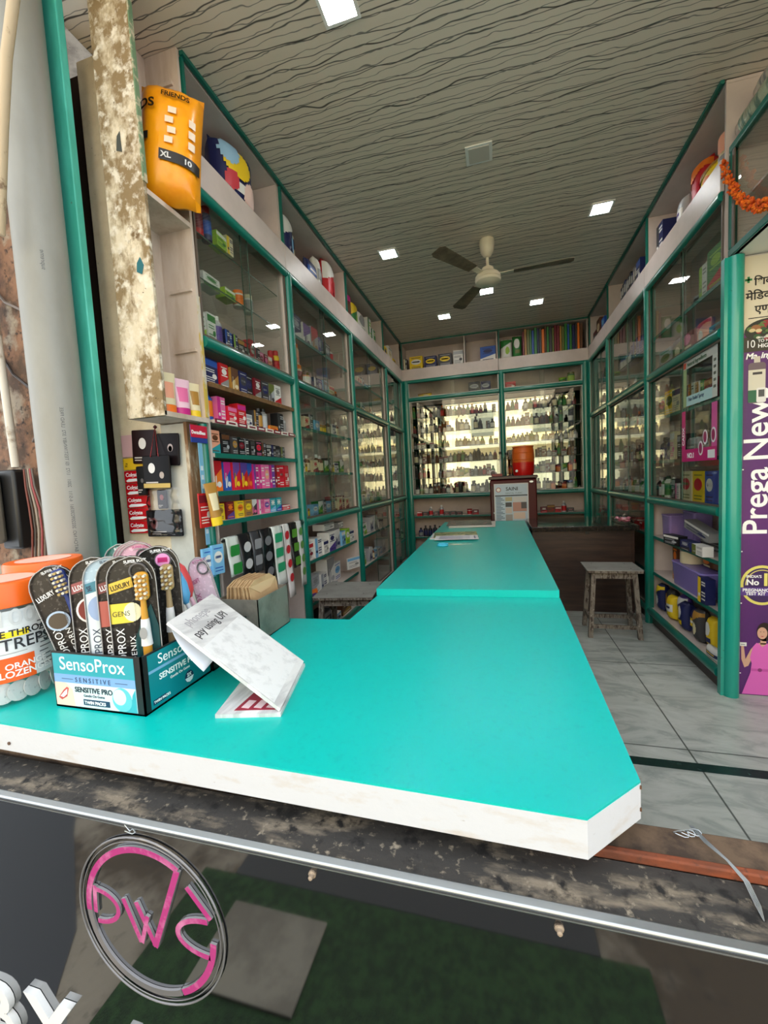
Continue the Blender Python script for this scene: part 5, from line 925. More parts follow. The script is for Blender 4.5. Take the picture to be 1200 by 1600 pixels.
# blister packs
def pack_outline(w_, h_, n=14):          # flat bottom, arched top rising to the right shoulder
    p = [(-w_ / 2, 0), (w_ / 2, 0)]
    for i in range(n + 1):
        t = i / n; ang = t * PI; x = w_ / 2 * math.cos(ang); rise = math.sin(ang) ** .75
        p.append((x, h_ - .070 + .070 * rise * (1 if x > 0 else .96)))
    return p
def brush_pack(lab, x, y, rz, tilt, card, handle, handle2, band=None, bandtxt='LUXURY', word='PHOENIX', w_=.112, h_=.375, tip=0.0, brand='SENSOPROX', bristle=(206, 176, 110), brand_col=None, clear=False, z=None, brush=True):
    t = thing('toothbrush_pack', lab, 'toothbrush pack', (x, y, ZC + .005 + w_ / 2 * abs(math.sin(tilt))), rot=(tip, tilt, rz))
    MX = FR((0, 0, 0), (1, 0, 0), (0, 0, 1)); out = pack_outline(w_, h_)
    MB().prism(out, MX, -.0012 if False else .0012).build('backing_card', CLEARG if clear else mat('card_%d_%d_%d' % card, tuple(int(q * .8) for q in card) if max(card) < 90 else card, .25, noise=[(90, tuple(min(255, q + 26) for q in card), .56, .6, ONE)]), t, smooth=False)
    inn = [(px * .93, .006 + pz * .972) for px, pz in out]; L = len(out)
    # hollow blister rim: raised ring around the card edge
    vs = [MX @ Vector((p[0], p[1], .0014)) for p in out] + [MX @ Vector((p[0] * .985, .002 + p[1] * .992, .007)) for p in out] + [MX @ Vector((p[0], p[1], .007)) for p in inn] + [MX @ Vector((p[0], p[1], .004)) for p in inn]
    fs = [(r_ * L + i, r_ * L + (i + 1) % L, (r_ + 1) * L + (i + 1) % L, (r_ + 1) * L + i) for r_ in range(3) for i in range(L)]
    MB().add(vs, fs).build('blister_rim', thin_glass('blister_rim_plastic', (.62, .61, .60), 1.4, .08), t)
    F2 = lambda px, pz, e=0: FR((px, -.0046 - e, pz), (1, 0, 0), (0, 0, 1)); UPF = lambda px, pz, e=0: FR((px, -.0046 - e, pz), (0, 0, 1), (-1, 0, 0))
    bc = brand_col or (236, 236, 236)
    MB().tube([F2(.016 + .019 * math.cos(q), h_ - .040 + .019 * math.sin(q)) @ Vector((0, 0, 0)) for q in [i * PI / 10 for i in range(20)]], .0028, 7, closed=True).build('hang_hole', mat('smoky_plastic', (92, 90, 90), .2), t)
    if brush:
        bx_ = w_ * .22
        zo = .062
        MB().tube([(bx_, -.012, .03), (bx_, -.013, .09), (bx_, -.014, .155)], .0115, 12, r1=.0105).build('handle', c(*handle), t)
        MB().tube([(bx_, -.014, .150), (bx_, -.0145, .165), (bx_, -.015, .185), (bx_, -.0145, .205), (bx_, -.014, .216)], .0135, 12, r1=.0095).build('grip', c(*handle2), t)
        MB().tube([(bx_, -.014, .214), (bx_, -.014, .24), (bx_, -.014, .27)], .0085, 12, r1=.006).build('brush_neck', c(*handle), t)
        MB().prism(rrect(bx_ - .0155, bx_ + .0155, .20 + zo, .272 + zo, .012), F2(0, 0, .004), .008).build('brush_head', c(*handle), t, smooth=False)
        k = MB()
        for i in range(3):
            for j in range(6): k.lathe([(.0038, 0), (.0034, .013)], n=7, axis='y', cx=bx_ - .0095 + .0095 * i, cy=-.0166, cz=.209 + zo + .0108 * j, m=(i + j) % 2)
        k.build('bristles', [c(*bristle), c(238, 232, 214)], t)
        ks = []; N_ = 18
        for j in range(9):
            tt = j / 8; zz = .03 + .318 * tt; ww = .017 + .007 * math.exp(-((zz - .185) / .04) ** 2) + .008 * math.exp(-((zz - .30) / .04) ** 2)
            for i in range(N_): q = PI * i / (N_ - 1); ks.append((bx_ + ww * math.cos(q), -.0045 - .029 * math.sin(q) ** .7, zz))
        MB().add(ks, [(j * N_ + i, j * N_ + i + 1, (j + 1) * N_ + i + 1, (j + 1) * N_ + i) for j in range(8) for i in range(N_ - 1)] + [tuple(range(8 * N_, 9 * N_))]).build('blister_bubble', CLEAR, t)
    MB().tube([MX @ Vector((p[0] * .985, .002 + p[1] * .99, .0066)) for p in out], .0011, 6, closed=True).build('shine_edge', mat('pale_shine_and_print', (176, 174, 172), .2), t)  # pale outline puts the shine of the clear rim into colour
    MB().tube([MX @ Vector((p[0] * .86, p[1] * .955, .0056)) for p in out[3:11]], .0009, 6).build('swoosh_print', mat('pale_shine_and_print', (176, 174, 172), .2), t)
    if band:
        MB().prism([(-w_ * .47, h_ - .092), (w_ * .02, h_ - .078), (-w_ * .0, h_ - .052), (-w_ * .46, h_ - .066)], F2(0, 0), .0004).build('name_band', c(*band), t, smooth=False)
    text(bandtxt, .018, FR((-w_ * .42, -.0056, h_ - .085), (1, 0, .24), (-.24, 0, 1)), c(40, 34, 24) if band and sum(band) > 380 else c(*bc), t, bold=.02, sx=.66)
    text('SUPER SOFT', .0095, FR((-.014, -.0052, h_ - .018), (1, 0, .05), (-.05, 0, 1)), c(*bc), t, bold=.02)
    text(brand, .026, UPF(-w_ * .24, .055, .0004), c(*bc), t, bold=.0, sx=.95)
    if word: text(word, .018, UPF(-w_ * .03, .075, .0004), c(*bc), t, sx=1.15, space=1.15)
    return t
GOLDB = (210, 152, 48)
p = brush_pack('gold handled toothbrush pack with yellow luxury band, front of tray', .372, .822, .50, .0, (44, 42, 40), GOLDB, (236, 236, 236), (224, 186, 74))
MB().prism(rect(-.054, -.004, .208, .258), front(0, -.0052, 0), .0004, 0).prism(ell(.020, .024, 18, -.004, .234), front(0, -.0056, 0), .0004, 1).build('picture_label', [c(220, 200, 70), c(236, 236, 200)], p, smooth=False)
text('GENS', .018, front(-.050, -.0058, .226), c(60, 60, 50), p, sx=.9)
MB().prism([(.0, .004), (-.005, .16), (.018, .22), (.038, .25), (.054, .18), (.054, .004)], front(0, -.0044, 0), .0003).build('teal_print', c(18, 74, 78), p, smooth=False)
MB().prism(ell(.009, .015, 16, .0246, .185), front(0, -.0345, 0), .0005).build('handle_emblem', c(150, 150, 150), p, smooth=False)
p = brush_pack('dark toothbrush pack with a red label just behind the gold one', .341, .820, .50, .0, (46, 42, 41), (120, 40, 40), (60, 50, 50), (120, 66, 66), word='HEX', brush=False)
MB().prism(rect(-.054, -.004, .20, .265), front(0, -.0052, 0), .0004).build('picture_label', c(176, 92, 82), p, smooth=False)
p = brush_pack('pale blue and white toothbrush pack in the middle of tray', .304, .816, .50, 0, (176, 200, 216), (120, 160, 200), (236, 236, 240), (70, 130, 150), bandtxt='SE', word='', brand_col=(44, 62, 84), brush=False)
MB().prism(rect(-.053, .05, .0, .29), front(0, -.0046, 0), .0003).build('white_print', c(214, 222, 228), p, smooth=False)
MB().prism(ell(.026, .032, 20, -.024, .245), front(0, -.0052, 0), .0004).build('picture_label', c(150, 170, 206), p, smooth=False)
p = brush_pack('black toothbrush pack with maroon band and round red picture', .264, .812, .50, 0, (48, 42, 40), (150, 60, 50), (60, 60, 60), (150, 84, 84), word='UNICORN', brush=False)
MB().prism(ell(.034, .034, 22, -.012, .24), front(0, -.0052, 0), .0004, 0).prism(ell(.029, .029, 22, -.012, .24), front(0, -.0056, 0), .0004, 1).prism(rect(-.026, .006, .23, .254), front(0, -.006, 0), .0004, 2).build('picture_label', [c(226, 222, 220), c(120, 44, 40), c(206, 190, 160)], p, smooth=False)
p = brush_pack('leftmost toothbrush pack leaning out of the tray, dark with blue brush', .207, .841, .50, -.27, (62, 56, 52), (40, 60, 130), (28, 46, 110), None, word='UNICORN', bristle=(196, 170, 110), h_=.35)
MB().prism(ell(.028, .026, 22, -.022, .205), front(0, -.0052, 0), .0004, 0).prism(ell(.023, .021, 22, -.022, .205), front(0, -.0056, 0), .0004, 1).build('picture_label', [c(176, 196, 220), c(84, 72, 60)], p, smooth=False)
p = brush_pack('tall toothbrush pack with white handle and gold head, back right of tray', .362, .915, .50, .0, (52, 49, 47), (176, 150, 110), (240, 240, 240), None, bandtxt='LUXURY', word='PHOENIX', h_=.385)
MB().prism(ell(.018, .018, 20, .016, .345), front(0, -.0085, 0), .0004, 0).prism(rect(.004, .028, .339, .352), front(0, -.0092, 0), .0004, 1).build('price_badge', [c(226, 150, 200), c(190, 40, 110)], p, smooth=False)
for i in range(3): brush_pack('pink toothbrush pack, %s of three fanned behind the dark ones' % ('front one', 'middle one', 'rear one')[i], .278 - .014 * i, .938 + .010 * i, .35, -.015 * i, (226, 180, 198), (226, 150, 180), (240, 220, 226), None, word='', brush=(i == 0), brand_col=(200, 110, 150), h_=.392)
brush_pack('empty clear greenish toothbrush blister at the back left of tray', .216, .972, .12, -.10, (150, 176, 166), (150, 180, 170), (200, 210, 206), None, word='', brush=False, clear=True, h_=.38)
# second tray with children's brushes, steel tray with envelopes
b2 = thing('brush_carton', 'black and teal carton behind the toothbrush tray beside the steel tray', 'carton', (.365, 1.10, ZC))
MB().box(-.07, .07, -.09, .09, 0, .004).box(-.07, .07, -.09, -.087, 0, .105).box(-.07, .07, .087, .09, 0, .105).box(-.07, -.067, -.09, .09, 0, .105).box(.067, .07, -.09, .09, 0, .105).build('walls', RUBBER, b2, smooth=False)
MB().box(.07, .0712, -.08, .084, .03, .10).build('teal_print', c(18, 130, 150), b2, smooth=False)
def kid_brush(lab, x, y, rx, ry, col, c2):
    t = thing('child_toothbrush', lab, 'toothbrush', (x, y, ZC + .012), rot=(rx, ry, .1))
    MB().tube([(0, 0, 0), (0, 0, .06), (.004, 0, .14), (.0, 0, .20)], .011, 10, r1=.006).build('handle', c(*c2), t)
    MB().tube([(0, 0, .0), (0, 0, .05), (.002, 0, .09)], .0135, 10, r1=.012).build('grip', c(*col), t)
    MB().lathe([(.006, .19), (.020, .215), (.024, .25), (.020, .29), (.008, .31)], n=14).build('head_cover', c(*col), t)
    return t
kid_brush('white toothbrush with sky blue cap leaning left out of the carton', .404, 1.045, .0, -.36, (96, 176, 226), (232, 236, 240))
kid_brush('pink toothbrush with red cap leaning left behind the blue one', .362, 1.105, .0, -.34, (206, 70, 70), (236, 190, 206))
q = brush_pack('pale pink children toothbrush blister beside the capped brushes', .376, 1.140, .1, -.24, (220, 196, 210), (220, 150, 176), (240, 226, 232), None, bandtxt='SOFT', word='', brush=False, brand_col=(170, 90, 130), w_=.08, h_=.31)
stt = thing('steel_tray', 'open steel box holding brown paper envelopes on the counter', 'box', (.375, 1.335, ZC))
MB().box(-.08, .08, -.105, .105, 0, .003).box(-.08, .08, -.105, -.102, 0, .148).box(-.08, .08, .102, .105, 0, .148).box(-.08, -.077, -.105, .105, 0, .148).box(.077, .08, -.105, .105, 0, .148).build('walls', mat('dull_steel', (140, 136, 126), .45, .35, noise=[(9, (110, 106, 98), .45, .65, ONE)]), stt, smooth=False)
for i in range(9):
    e = thing('paper_envelope', 'brown paper envelope, %s from the left in the steel box' % ORD[i], 'envelope', (.31 + .0155 * i, 1.335 + .004 * (i % 3), ZC + .006), rot=(0, .10 - .03 * i, .0), group='brown envelopes in the steel box')
    E_ = [(-.09, 0), (.09, 0), (.092, .185 - .006 * (i % 3)), (.05, .20 - .008 * (i % 2)), (-.05, .197), (-.09, .18)]
    MB().prism(E_, FR((-.0015, 0, 0), (0, 1, 0), (0, 0, 1)), .003).build('pocket', mat('kraft_paper', (196, 164, 122), .7, noise=[(12, (176, 142, 102), .45, .65, ONE)]), e, smooth=False)
    MB().prism([(-.088, .18), (.09, .18), (.04, .15), (-.03, .145)], FR((.0017, 0, 0), (0, 1, 0), (0, 0, 1)), .0012).build('flap', mat('kraft_paper_light', (210, 180, 138), .7), e, smooth=False)
# ---- jars
def jar(lab, x, y, h_, r_, spin, full=True):
    t = thing('lozenge_jar', lab, 'jar', (x, y, ZC), spin)
    MB().lathe([(r_ * .96, 0), (r_, .01), (r_, h_ * .78), (r_ * .97, h_ * .82), (r_ * .9, h_ * .84)], n=40, cap=False).build('clear_body', CLEAR, t)
    MB().lathe([(r_ * .97, h_ * .80), (r_ * .99, h_ * .805), (r_ * .99, h_ * .985), (r_ * .96, h_), (r_ * .5, h_ * 1.003)], n=48).build('lid', mat('orange_lid', (240, 104, 24), .35), t)
    MB().lathe([(r_ * .7, h_ * 1.004), (r_ * .7, h_ * 1.0055)], n=32).build('lid_print', c(250, 190, 170), t)
    R_ = r_ * 1.003
    MB().lathe([(R_, h_ * .20), (R_, h_ * .78)], n=48, cap=False).build('wrap_label', mat('white_label', (226, 230, 232), .35, noise=[(5, (206, 212, 216), .45, .6, (1, 1, 4))]), t)
    def wrap(polys, m, e, name='label_print'):
        k = MB()
        for (a0, a1, z0_, z1_) in polys:
            n_ = 8; vs = [((R_ + e) * math.cos(a0 + (a1 - a0) * i / n_), (R_ + e) * math.sin(a0 + (a1 - a0) * i / n_), z_) for z_ in (z0_, z1_) for i in range(n_ + 1)]
            k.add(vs, [(i, i + 1, n_ + 2 + i, n_ + 1 + i) for i in range(n_)])
        return k.build(name, m, t)
    def wtext(s, size, a0, z_, m, bold=0.0):
        o = text(s, size, Matrix.Identity(4), m, t, ext=0, bold=bold)
        for v in o.data.vertices:
            q = a0 + v.co.x / R_; v.co = ((R_ + .0012) * math.cos(q), (R_ + .0012) * math.sin(q), z_ + v.co.y)
    wrap([(-1.75, -.92, h_ * .20, h_ * .40)], c(240, 96, 30), .0006)
    wrap([(-1.75, -.98, h_ * .56, h_ * .61)], c(250, 226, 30), .0006)
    wrap([(-1.70, -1.05, h_ * .43, h_ * .435), (-.70, -.1, h_ * .30, h_ * .303)], c(150, 150, 150), .0006)
    wrap([(-.80 + .02 * (i % 3), -.38 - .06 * (i % 4), h_ * .26 + i * .012, h_ * .26 + i * .012 + .003) for i in range(11)], c(90, 94, 100), .0007)
    k_ = MB(); 
    wtext('LOZENGES', .024, -1.62, h_ * .235, WHT, .02); wtext('ORANGE', .022, -1.50, h_ * .30, WHT, .02); wtext("SORE THROATS", .024, -1.95, h_ * .57, c(30, 30, 30), .02); wtext('STREPS', .042, -1.72, h_ * .46, c(40, 42, 46), .01)
    wtext('100', .06, -1.62, h_ * .66, c(206, 210, 212), .01)
    for i in range(14):
        q = -2.2 + i * .30
        MB().lathe([(.0, 0), (.026, .0008), (.026, .002), (.0, .0028)], n=18).build('foil_disc', mat('foil_silver', (206, 206, 204), .35, .1, noise=[(80, (140, 140, 144), .6, .66, ONE)]), t, loc=((r_ - .008) * math.cos(q), (r_ - .008) * math.sin(q), .034), rot=(PI / 2 - .15, 0, q + PI / 2 + .35))
    return t
jar('front lozenge jar with orange lid at the left end of counter', -.062, .806, .318, .108, .85)
jar('rear lozenge jar with orange lid behind the front jar', -.172, 1.002, .335, .104, .9)
# ---- folding payment stand (code left out, blank card)
qs = thing('payment_stand', 'white folding payment card stand leaning on the teal counter', 'stand', (.60, .95, ZC))
O_ = Vector((.60, .95, ZC)); A_ = Vector((.7545, .832, ZC + .016)); B_ = Vector((.6925, 1.080, ZC + .016)); C_ = Vector((.398, 1.078, ZC + .212)); D_ = Vector((.460, .830, ZC + .212))
ub = (B_ - A_).normalized(); vb = (D_ - A_); vb = (vb - ub * vb.dot(ub)).normalized(); nb = ub.cross(vb)
CARD = mat('worn_white_card', (226, 224, 222), .4, noise=[(4, (190, 188, 188), .46, .62, (6, 1, 1))])
MQ = FR(A_ - O_, ub, vb); wq = (B_ - A_).length; hq = (D_ - A_).dot(vb); sk = (D_ - A_).dot(ub)
def qp(x, y): return (x + sk * y / hq, y)
MB().prism([qp(0, 0), qp(wq, 0), qp(wq, hq), qp(0, hq)], MQ @ Matrix.Translation((0, 0, -.008)), .008).build('sloped_card', CARD, qs, smooth=False)
MB().prism([qp(.004, .02), qp(wq - .004, .02), qp(wq - .004, hq - .11), qp(.004, hq - .11)], MQ, .0003).build('blank_panel', mat('card_blank', (232, 231, 230), .4, noise=[(30, (212, 211, 210), .5, .64, ONE)]), qs, smooth=False)
text('pay using UPI', .034, MQ @ Matrix.Translation((.03 + sk * .7, hq - .085, .0004)), c(56, 54, 56), qs, bold=.005)
text('phonepe', .036, MQ @ Matrix.Translation((.04 + sk * .85, hq - .045, .0004)), c(168, 164, 168), qs)
MB().prism([(.605 - .60, .793 - .95), (.757 - .60, .826 - .95), (.6945 - .60, 1.082 - .95), (.545 - .60, 1.05 - .95)], Matrix.Translation((0, 0, 0)), .009).build('base_card', CARD, qs, smooth=False)
MB().prism([(.640 - .60, .816 - .95), (.738 - .60, .838 - .95), (.715 - .60, .95 - .95), (.640 - .60, .945 - .95)], Matrix.Translation((0, 0, .0091)), .0005).build('maroon_print', c(150, 40, 60), qs, smooth=False)
k = MB()
for i in range(3): k.prism(rect(.05 + .03 * i, .07 + .03 * i, -.12 + .006 * i, -.085 + .006 * i), Matrix.Translation((0, 0, .0097)), .0004)
k.build('print_marks', c(226, 196, 200), qs, smooth=False)
vs = []; nn_ = 10
for i in range(nn_ + 1):
    t_ = i / nn_; d_ = D_.lerp(C_, 0.0); 
    p0 = Vector((.462 + .085 * t_ ** 1.4, .836, ZC + .203 - .115 * t_ ** .8)); p1 = Vector((.415 + .085 * t_ ** 1.4, 1.02, ZC + .203 - .105 * t_ ** .8))
    vs += [p0 - O_, p1 - O_]
MB().add(vs, [(2 * i, 2 * i + 1, 2 * i + 3, 2 * i + 2) for i in range(nn_)]).build('loose_flap', c(226, 228, 240), qs).modifiers.new('t', 'SOLIDIFY').thickness = .001

# ------------------------------------------------------------------ things on and under the left shelf box
tb = [('white and orange cream tube with orange cap, left on the box shelf', 1.455, .078, .165, ('cream', 'orange', 'peach')), ('pink and white cream tube, middle of three on the box shelf', 1.535, .082, .155, ('palepink', 'magenta', 'pink')), ('yellow and white cream tube, right of three on the box shelf', 1.608, .066, .152, ('cream', 'yellow', 'gold'))]
for lab, y, w_, h_, cols in tb: item('tube', (-.036, y, 1.5655), PI / 2 - .25, w_, .05, h_, cols, lab, 'tube')
yp = thing('diaper_pack', 'big yellow diaper pack wedged in the left upper shelf box', 'packet', (-.012, 1.535, 2.412), rot=(-.06, .10, .55))
yw, yd, yh = .235, .150, .47
me = T['pack_a'][0][1].copy(); me.transform(Matrix.Diagonal((yw, yd, yh, 1))); me.materials.clear(); me.materials.append(mat('yellow_pack_film', (240, 158, 10), .3, noise=[(5, (226, 136, 6), .45, .65, ONE)], bump=.25, bscale=14))
yo = bpy.data.objects.new('pouch', me); COL.objects.link(yo); yo.parent = yp
def conform(o, lift=.004):
    for v in o.data.vertices:
        u_, v_ = 2 * v.co.x / yw, 2 * (v.co.z / yh - .5)
        pf = max(0, (1 - abs(u_) ** 3.0)) ** .5 * max(0, (1 - abs(v_) ** 5)) ** .5
        v.co.y = -(.53 * pf + .006) * yd - lift
    return o
def grid_patch(x0, x1, z0_, z1_, name, m, sl=0.0, lift=.003):
    n_ = 12; vs = [(x0 + (x1 - x0) * i / n_, 0, z_ + sl * i / n_) for z_ in (z0_, z1_) for i in range(n_ + 1)]
    return conform(MB().add(vs, [(i, i + 1, n_ + 2 + i, n_ + 1 + i) for i in range(n_)]).build(name, m, yp), lift)
grid_patch(-.03, .112, .13, .172, 'black_band', c(26, 22, 20), -.01)
conform(text('XL', .030, front(-.022, 0, .138), WHT, yp, bold=.04), .006)
conform(text('10', .028, front(.06, 0, .132), WHT, yp, bold=.04), .006)
conform(text('FRIENDS', .030, front(-.03, 0, .385), c(40, 26, 14), yp, bold=.03, sx=.9), .006)
conform(text('DS', .05, front(-.112, 0, .33), c(40, 26, 14), yp, bold=.03), .006)
grid_patch(-.112, -.072, .205, .235, 'black_tag', c(26, 22, 20))
for i in range(4): grid_patch(-.012 + .010 * (i % 2), .018 + .010 * (i % 2), .20 + .04 * i, .225 + .04 * i, 'picture', c(226, 206, 180))
for i in range(3): grid_patch(.074, .096, .20 + .045 * i, .23 + .045 * i, 'picture', c(220, 200, 176))

def hang_pack(lab, x0, x1, z0_, z1_, y, col, spots, name='hanging_sachet', gold=False, tilt=0.0):
    t = thing(name, lab, 'sachet', ((x0 + x1) / 2, y, z0_), rot=(0, tilt, 0)); w_, h_ = x1 - x0, z1_ - z0_
    MB().prism(rrect(-w_ / 2, w_ / 2, 0, h_, .006), FR((0, 0, 0), (1, 0, 0), (0, 0, 1)), .009).build('pouch', mat('gloss_%d_%d_%d' % col, tuple(q * 2 // 3 for q in col), .35, spec=.15), t, bev=.003)
    F_ = lambda e=0: FR((0, -.0092 - e, 0), (1, 0, 0), (0, 0, 1))
    for (sx, sz, r_, cc) in spots: MB().prism(ell(r_, r_ * 1.25, 18, sx * w_, sz * h_), F_(), .0006).build('round_print', c(*cc), t, smooth=False)
    MB().prism(rect(-w_ * .4, w_ * .05, h_ * .16, h_ * .2), F_(), .0004).prism(rect(-w_ * .4, -w_ * .1, h_ * .09, h_ * .12), F_(), .0004).build('small_print', c(196, 186, 180), t, smooth=False)
    if gold: MB().prism(rect(-w_ * .49, w_ * .49, .002, h_ * .15), F_(.0004), .0006).build('gold_band', c(196, 164, 82), t, smooth=False)
    return t
YW = 1.556
hang_pack('black and maroon pack with white disc, topmost left on the pier', -.335, -.205, 1.375, 1.525, YW - .006, (52, 20, 26), [(-.05, .6, .020, (224, 218, 214))], tilt=.05)
hang_pack('dark pack with a small ring print, right of the topmost maroon pack', -.200, -.085, 1.36, 1.50, YW - .006, (32, 22, 26), [(.12, .55, .014, (176, 160, 160)), (.12, .52, .010, (60, 20, 30))], tilt=.06)
hang_pack('black pack behind the gold banded one on the pier', -.312, -.262, 1.235, 1.365, YW - .016, (26, 24, 26), [(.1, .5, .008, (90, 84, 84))])
hang_pack('black pack with gold bottom band hanging in front on a red thread', -.262, -.118, 1.262, 1.405, YW - .030, (24, 20, 22), [(-.16, .62, .018, (230, 226, 222)), (.2, .4, .012, (176, 160, 150))], gold=True, tilt=.03)
hang_pack('dark wide pack at the bottom of the hanging strip on pier', -.285, -.095, 1.045, 1.165, YW - .010, (30, 28, 32), [(-.28, .5, .020, (110, 44, 44)), (-.28, .55, .008, (220, 214, 210))])
hang_pack('narrow dark pack in the middle of the clear film strip', -.215, -.165, 1.17, 1.255, YW - .010, (48, 26, 32), [(0, .6, .010, (150, 60, 60))])
cf = MB(); vs = []; n1 = 13; 
for j in range(n1 + 1):
    for i in range(5): vs.append((-.262 + .043 * i, YW - .030 + .006 * math.sin(j * 1.9 + i * 1.3), 1.052 + .21 * j / n1))
cfo = cf.add(vs, [(j * 5 + i, j * 5 + i + 1, j * 5 + i + 6, j * 5 + i + 5) for j in range(n1) for i in range(4)]).build('film_strip', FILM); cfo.modifiers.new('t', 'SOLIDIFY').thickness = .0006
tag(cfo, 'crinkled clear film strip hanging below the gold banded pack', 'film')
th = thing('red_thread', 'red thread with a knot holding the black packs on the pier', 'thread', (-.195, 1.51, 1.50))
MB().tube([(-.014, .004, -.10), (0, .03, .03), (.028, .004, -.10)], .0018, 6).build('loop', c(150, 40, 48), th)
MB().lathe([(.003, -.008), (.009, 0), (.003, .008)], n=10, cy=.032, cz=.032).build('knot', c(80, 30, 36), th)
cs = thing('paste_sachet_strip', 'red strip of paste sachets hanging on the white pier', 'sachet', (-.345, YW - .002, 1.06))
for i in range(5):
    z_ = .058 * i
    s_ = MB().box(-.055, .075, -.004, 0, z_, z_ + .056).build('sachet', mat('gloss_red_sachet', (196, 18, 30), .25), cs, bev=.002)
    text('Colgate', .024, front(-.046, -.0045, z_ + .030), WHT, s_, bold=.015)
    MB().prism([(-.046, .012), (-.04, .006), (.03, .008), (.06, .016), (.03, .02), (-.03, .02)], front(0, -.0042, z_), .0005).build('paste_print', WHT, s_, smooth=False)
MB().box(-.055, .075, -.004, 0, .292, .345).build('yellow_sachet', c(236, 190, 30), cs, bev=.002)
text('Rs', .02, FR((-.03, -.0045, .305), (0, 0, 1), (-1, 0, 0)), c(60, 40, 20), cs)
MB().box(-.055, .06, -.003, 0, .35, .45).build('pink_sachet', c(214, 170, 172), cs, bev=.002)
# strip hung on the slim teal post
hs = thing('hanging_card_strip', 'blue clip strip with red and blue header hanging on the slim teal post', 'strip', (.003, 1.575, 1.05))
MB().box(-.002, 0, -.012, .014, -.05, .40).build('clip_strip', c(120, 176, 206), hs, smooth=False)
MB().box(-.001, .002, -.055, .050, .40, .475).build('header_card', c(40, 60, 140), hs, bev=.001)
MB().prism(rect(-.055, .05, .022, .075), FR((.0024, 0, .40), (0, 1, 0), (0, 0, 1)), .0006).build('red_print', c(196, 30, 60), hs, smooth=False)
text('DentoBless', .021, FR((.0032, -.05, .437), (0, 1, 0), (0, 0, 1)), WHT, hs, bold=.03, sx=.9)
for i in range(8): MB().prism(rect(-.008, .008, .04 * i, .04 * i + .02), FR((.0002, 0, 0), (0, 1, 0), (0, 0, 1)), .0004).build('strip_mark', c(206, 220, 228), hs, smooth=False)
tp = item('tube', (.050, 1.588, 1.085), PI / 2 - .3, .062, .04, .19, ('gold', 'yellow', 'cream'), 'gold and yellow tube in a blister hanging on the clip strip', 'tube', name='hanging_tube', tilt=(0.0, -.12))
tp2 = item('carton_a', (.013, 1.56, 1.08), PI / 2, .075, .006, .15, ('red', 'maroon', 'white'), 'red card behind the hanging yellow tube', 'card', name='backing_card')
for i in range(2): item('carton_d', (.026 + .022 * i, 1.535 + .035 * i, .86 + .01 * i), PI / 2 - .2, .06, .014, .13, ('sky', 'white', 'blue'), ('pale blue blister pack below the clip strip, left one', 'pale blue blister pack below the clip strip, right one')[i], 'packet', name='blister_pack')
# sachet strips over a rail under the open shelves
rod = thing('hanging_rail', 'dark rail under the open shelves carrying draped sachet strips', 'rail', (.012, 1.95, 1.0))
MB().tube([(0, -.29, .0), (0, .51, .0)], .0065, 10).build('rod', RUBBER, rod)
MB().lathe([(.016, 0), (.02, .01), (.016, .02)], n=14, axis='y', cy=.53).build('end_knob', mat('dark_green_knob', (24, 60, 52), .4), rod)
SS = [('white and green', (214, 220, 214), (44, 140, 60), .095, .17), ('black with white oval', (30, 30, 32), (206, 206, 206), .10, .22), ('dark grey', (62, 62, 66), (150, 150, 154), .085, .20), ('black and grey', (24, 24, 27), (120, 120, 124), .11, .28), ('white with green figure', (222, 226, 220), (40, 160, 110), .11, .32), ('white with red rings', (226, 222, 220), (196, 40, 50), .075, .42), ('black with green stamp', (28, 27, 27), (90, 150, 50), .09, .26), ('white and grey', (206, 206, 204), (90, 140, 70), .07, .40)]
y = 1.662
for i, (nm, ca, cb_, w_, L_) in enumerate(SS):
    t = thing('sachet_strip', '%s sachet strip draped over the dark rail, %s from left' % (nm, ORD[i]), 'sachet', (.012, y + w_ / 2, 1.0), group=None)
    prof = [(-.016, -L_ * .5), (-.013, -.02), (-.010, .012), (0, .0155), (.011, .012), (.016, -.02)] + [(.018 + .010 * math.sin(3.1 * j / 8 + i) * (j / 8) + .012 * j / 8, -.02 - (L_ - .02) * j / 8) for j in range(1, 9)]
    vs = []; fs = []
    for j, (px, pz) in enumerate(prof):
        for q in range(5): vs.append((px + .004 * math.sin(q * 1.6 + i + j * .5), (q / 4 - .5) * w_, pz))
    K = len(prof); fs = [(j * 5 + q, j * 5 + q + 1, j * 5 + q + 6, j * 5 + q + 5) for j in range(K - 1) for q in range(4)]
    MB().add(vs, fs).build('strip', mat('gloss_%d_%d_%d' % ca, ca, .25), t).modifiers.new('t', 'SOLIDIFY').thickness = .0012
    for j in range(2 + int(L_ * 6)):
        zc = -.05 - .085 * j
        if zc < -L_ + .03: break
        px = .018 + .010 * math.sin(3.1 * (-zc / L_) + i) * (-zc / L_) + .012 * (-zc / L_) + .0065
        pm_ = MB().prism(ell(w_ * .3, .026, 16) if i % 2 else rrect(-w_ * .36, w_ * .36, -.026, .026, .008), FR((px, 0, zc), (0, 1, 0), (.03, 0, 1)), .0008)
        pm_.build('print', c(*cb_), t, smooth=False)
    y += w_ + .006
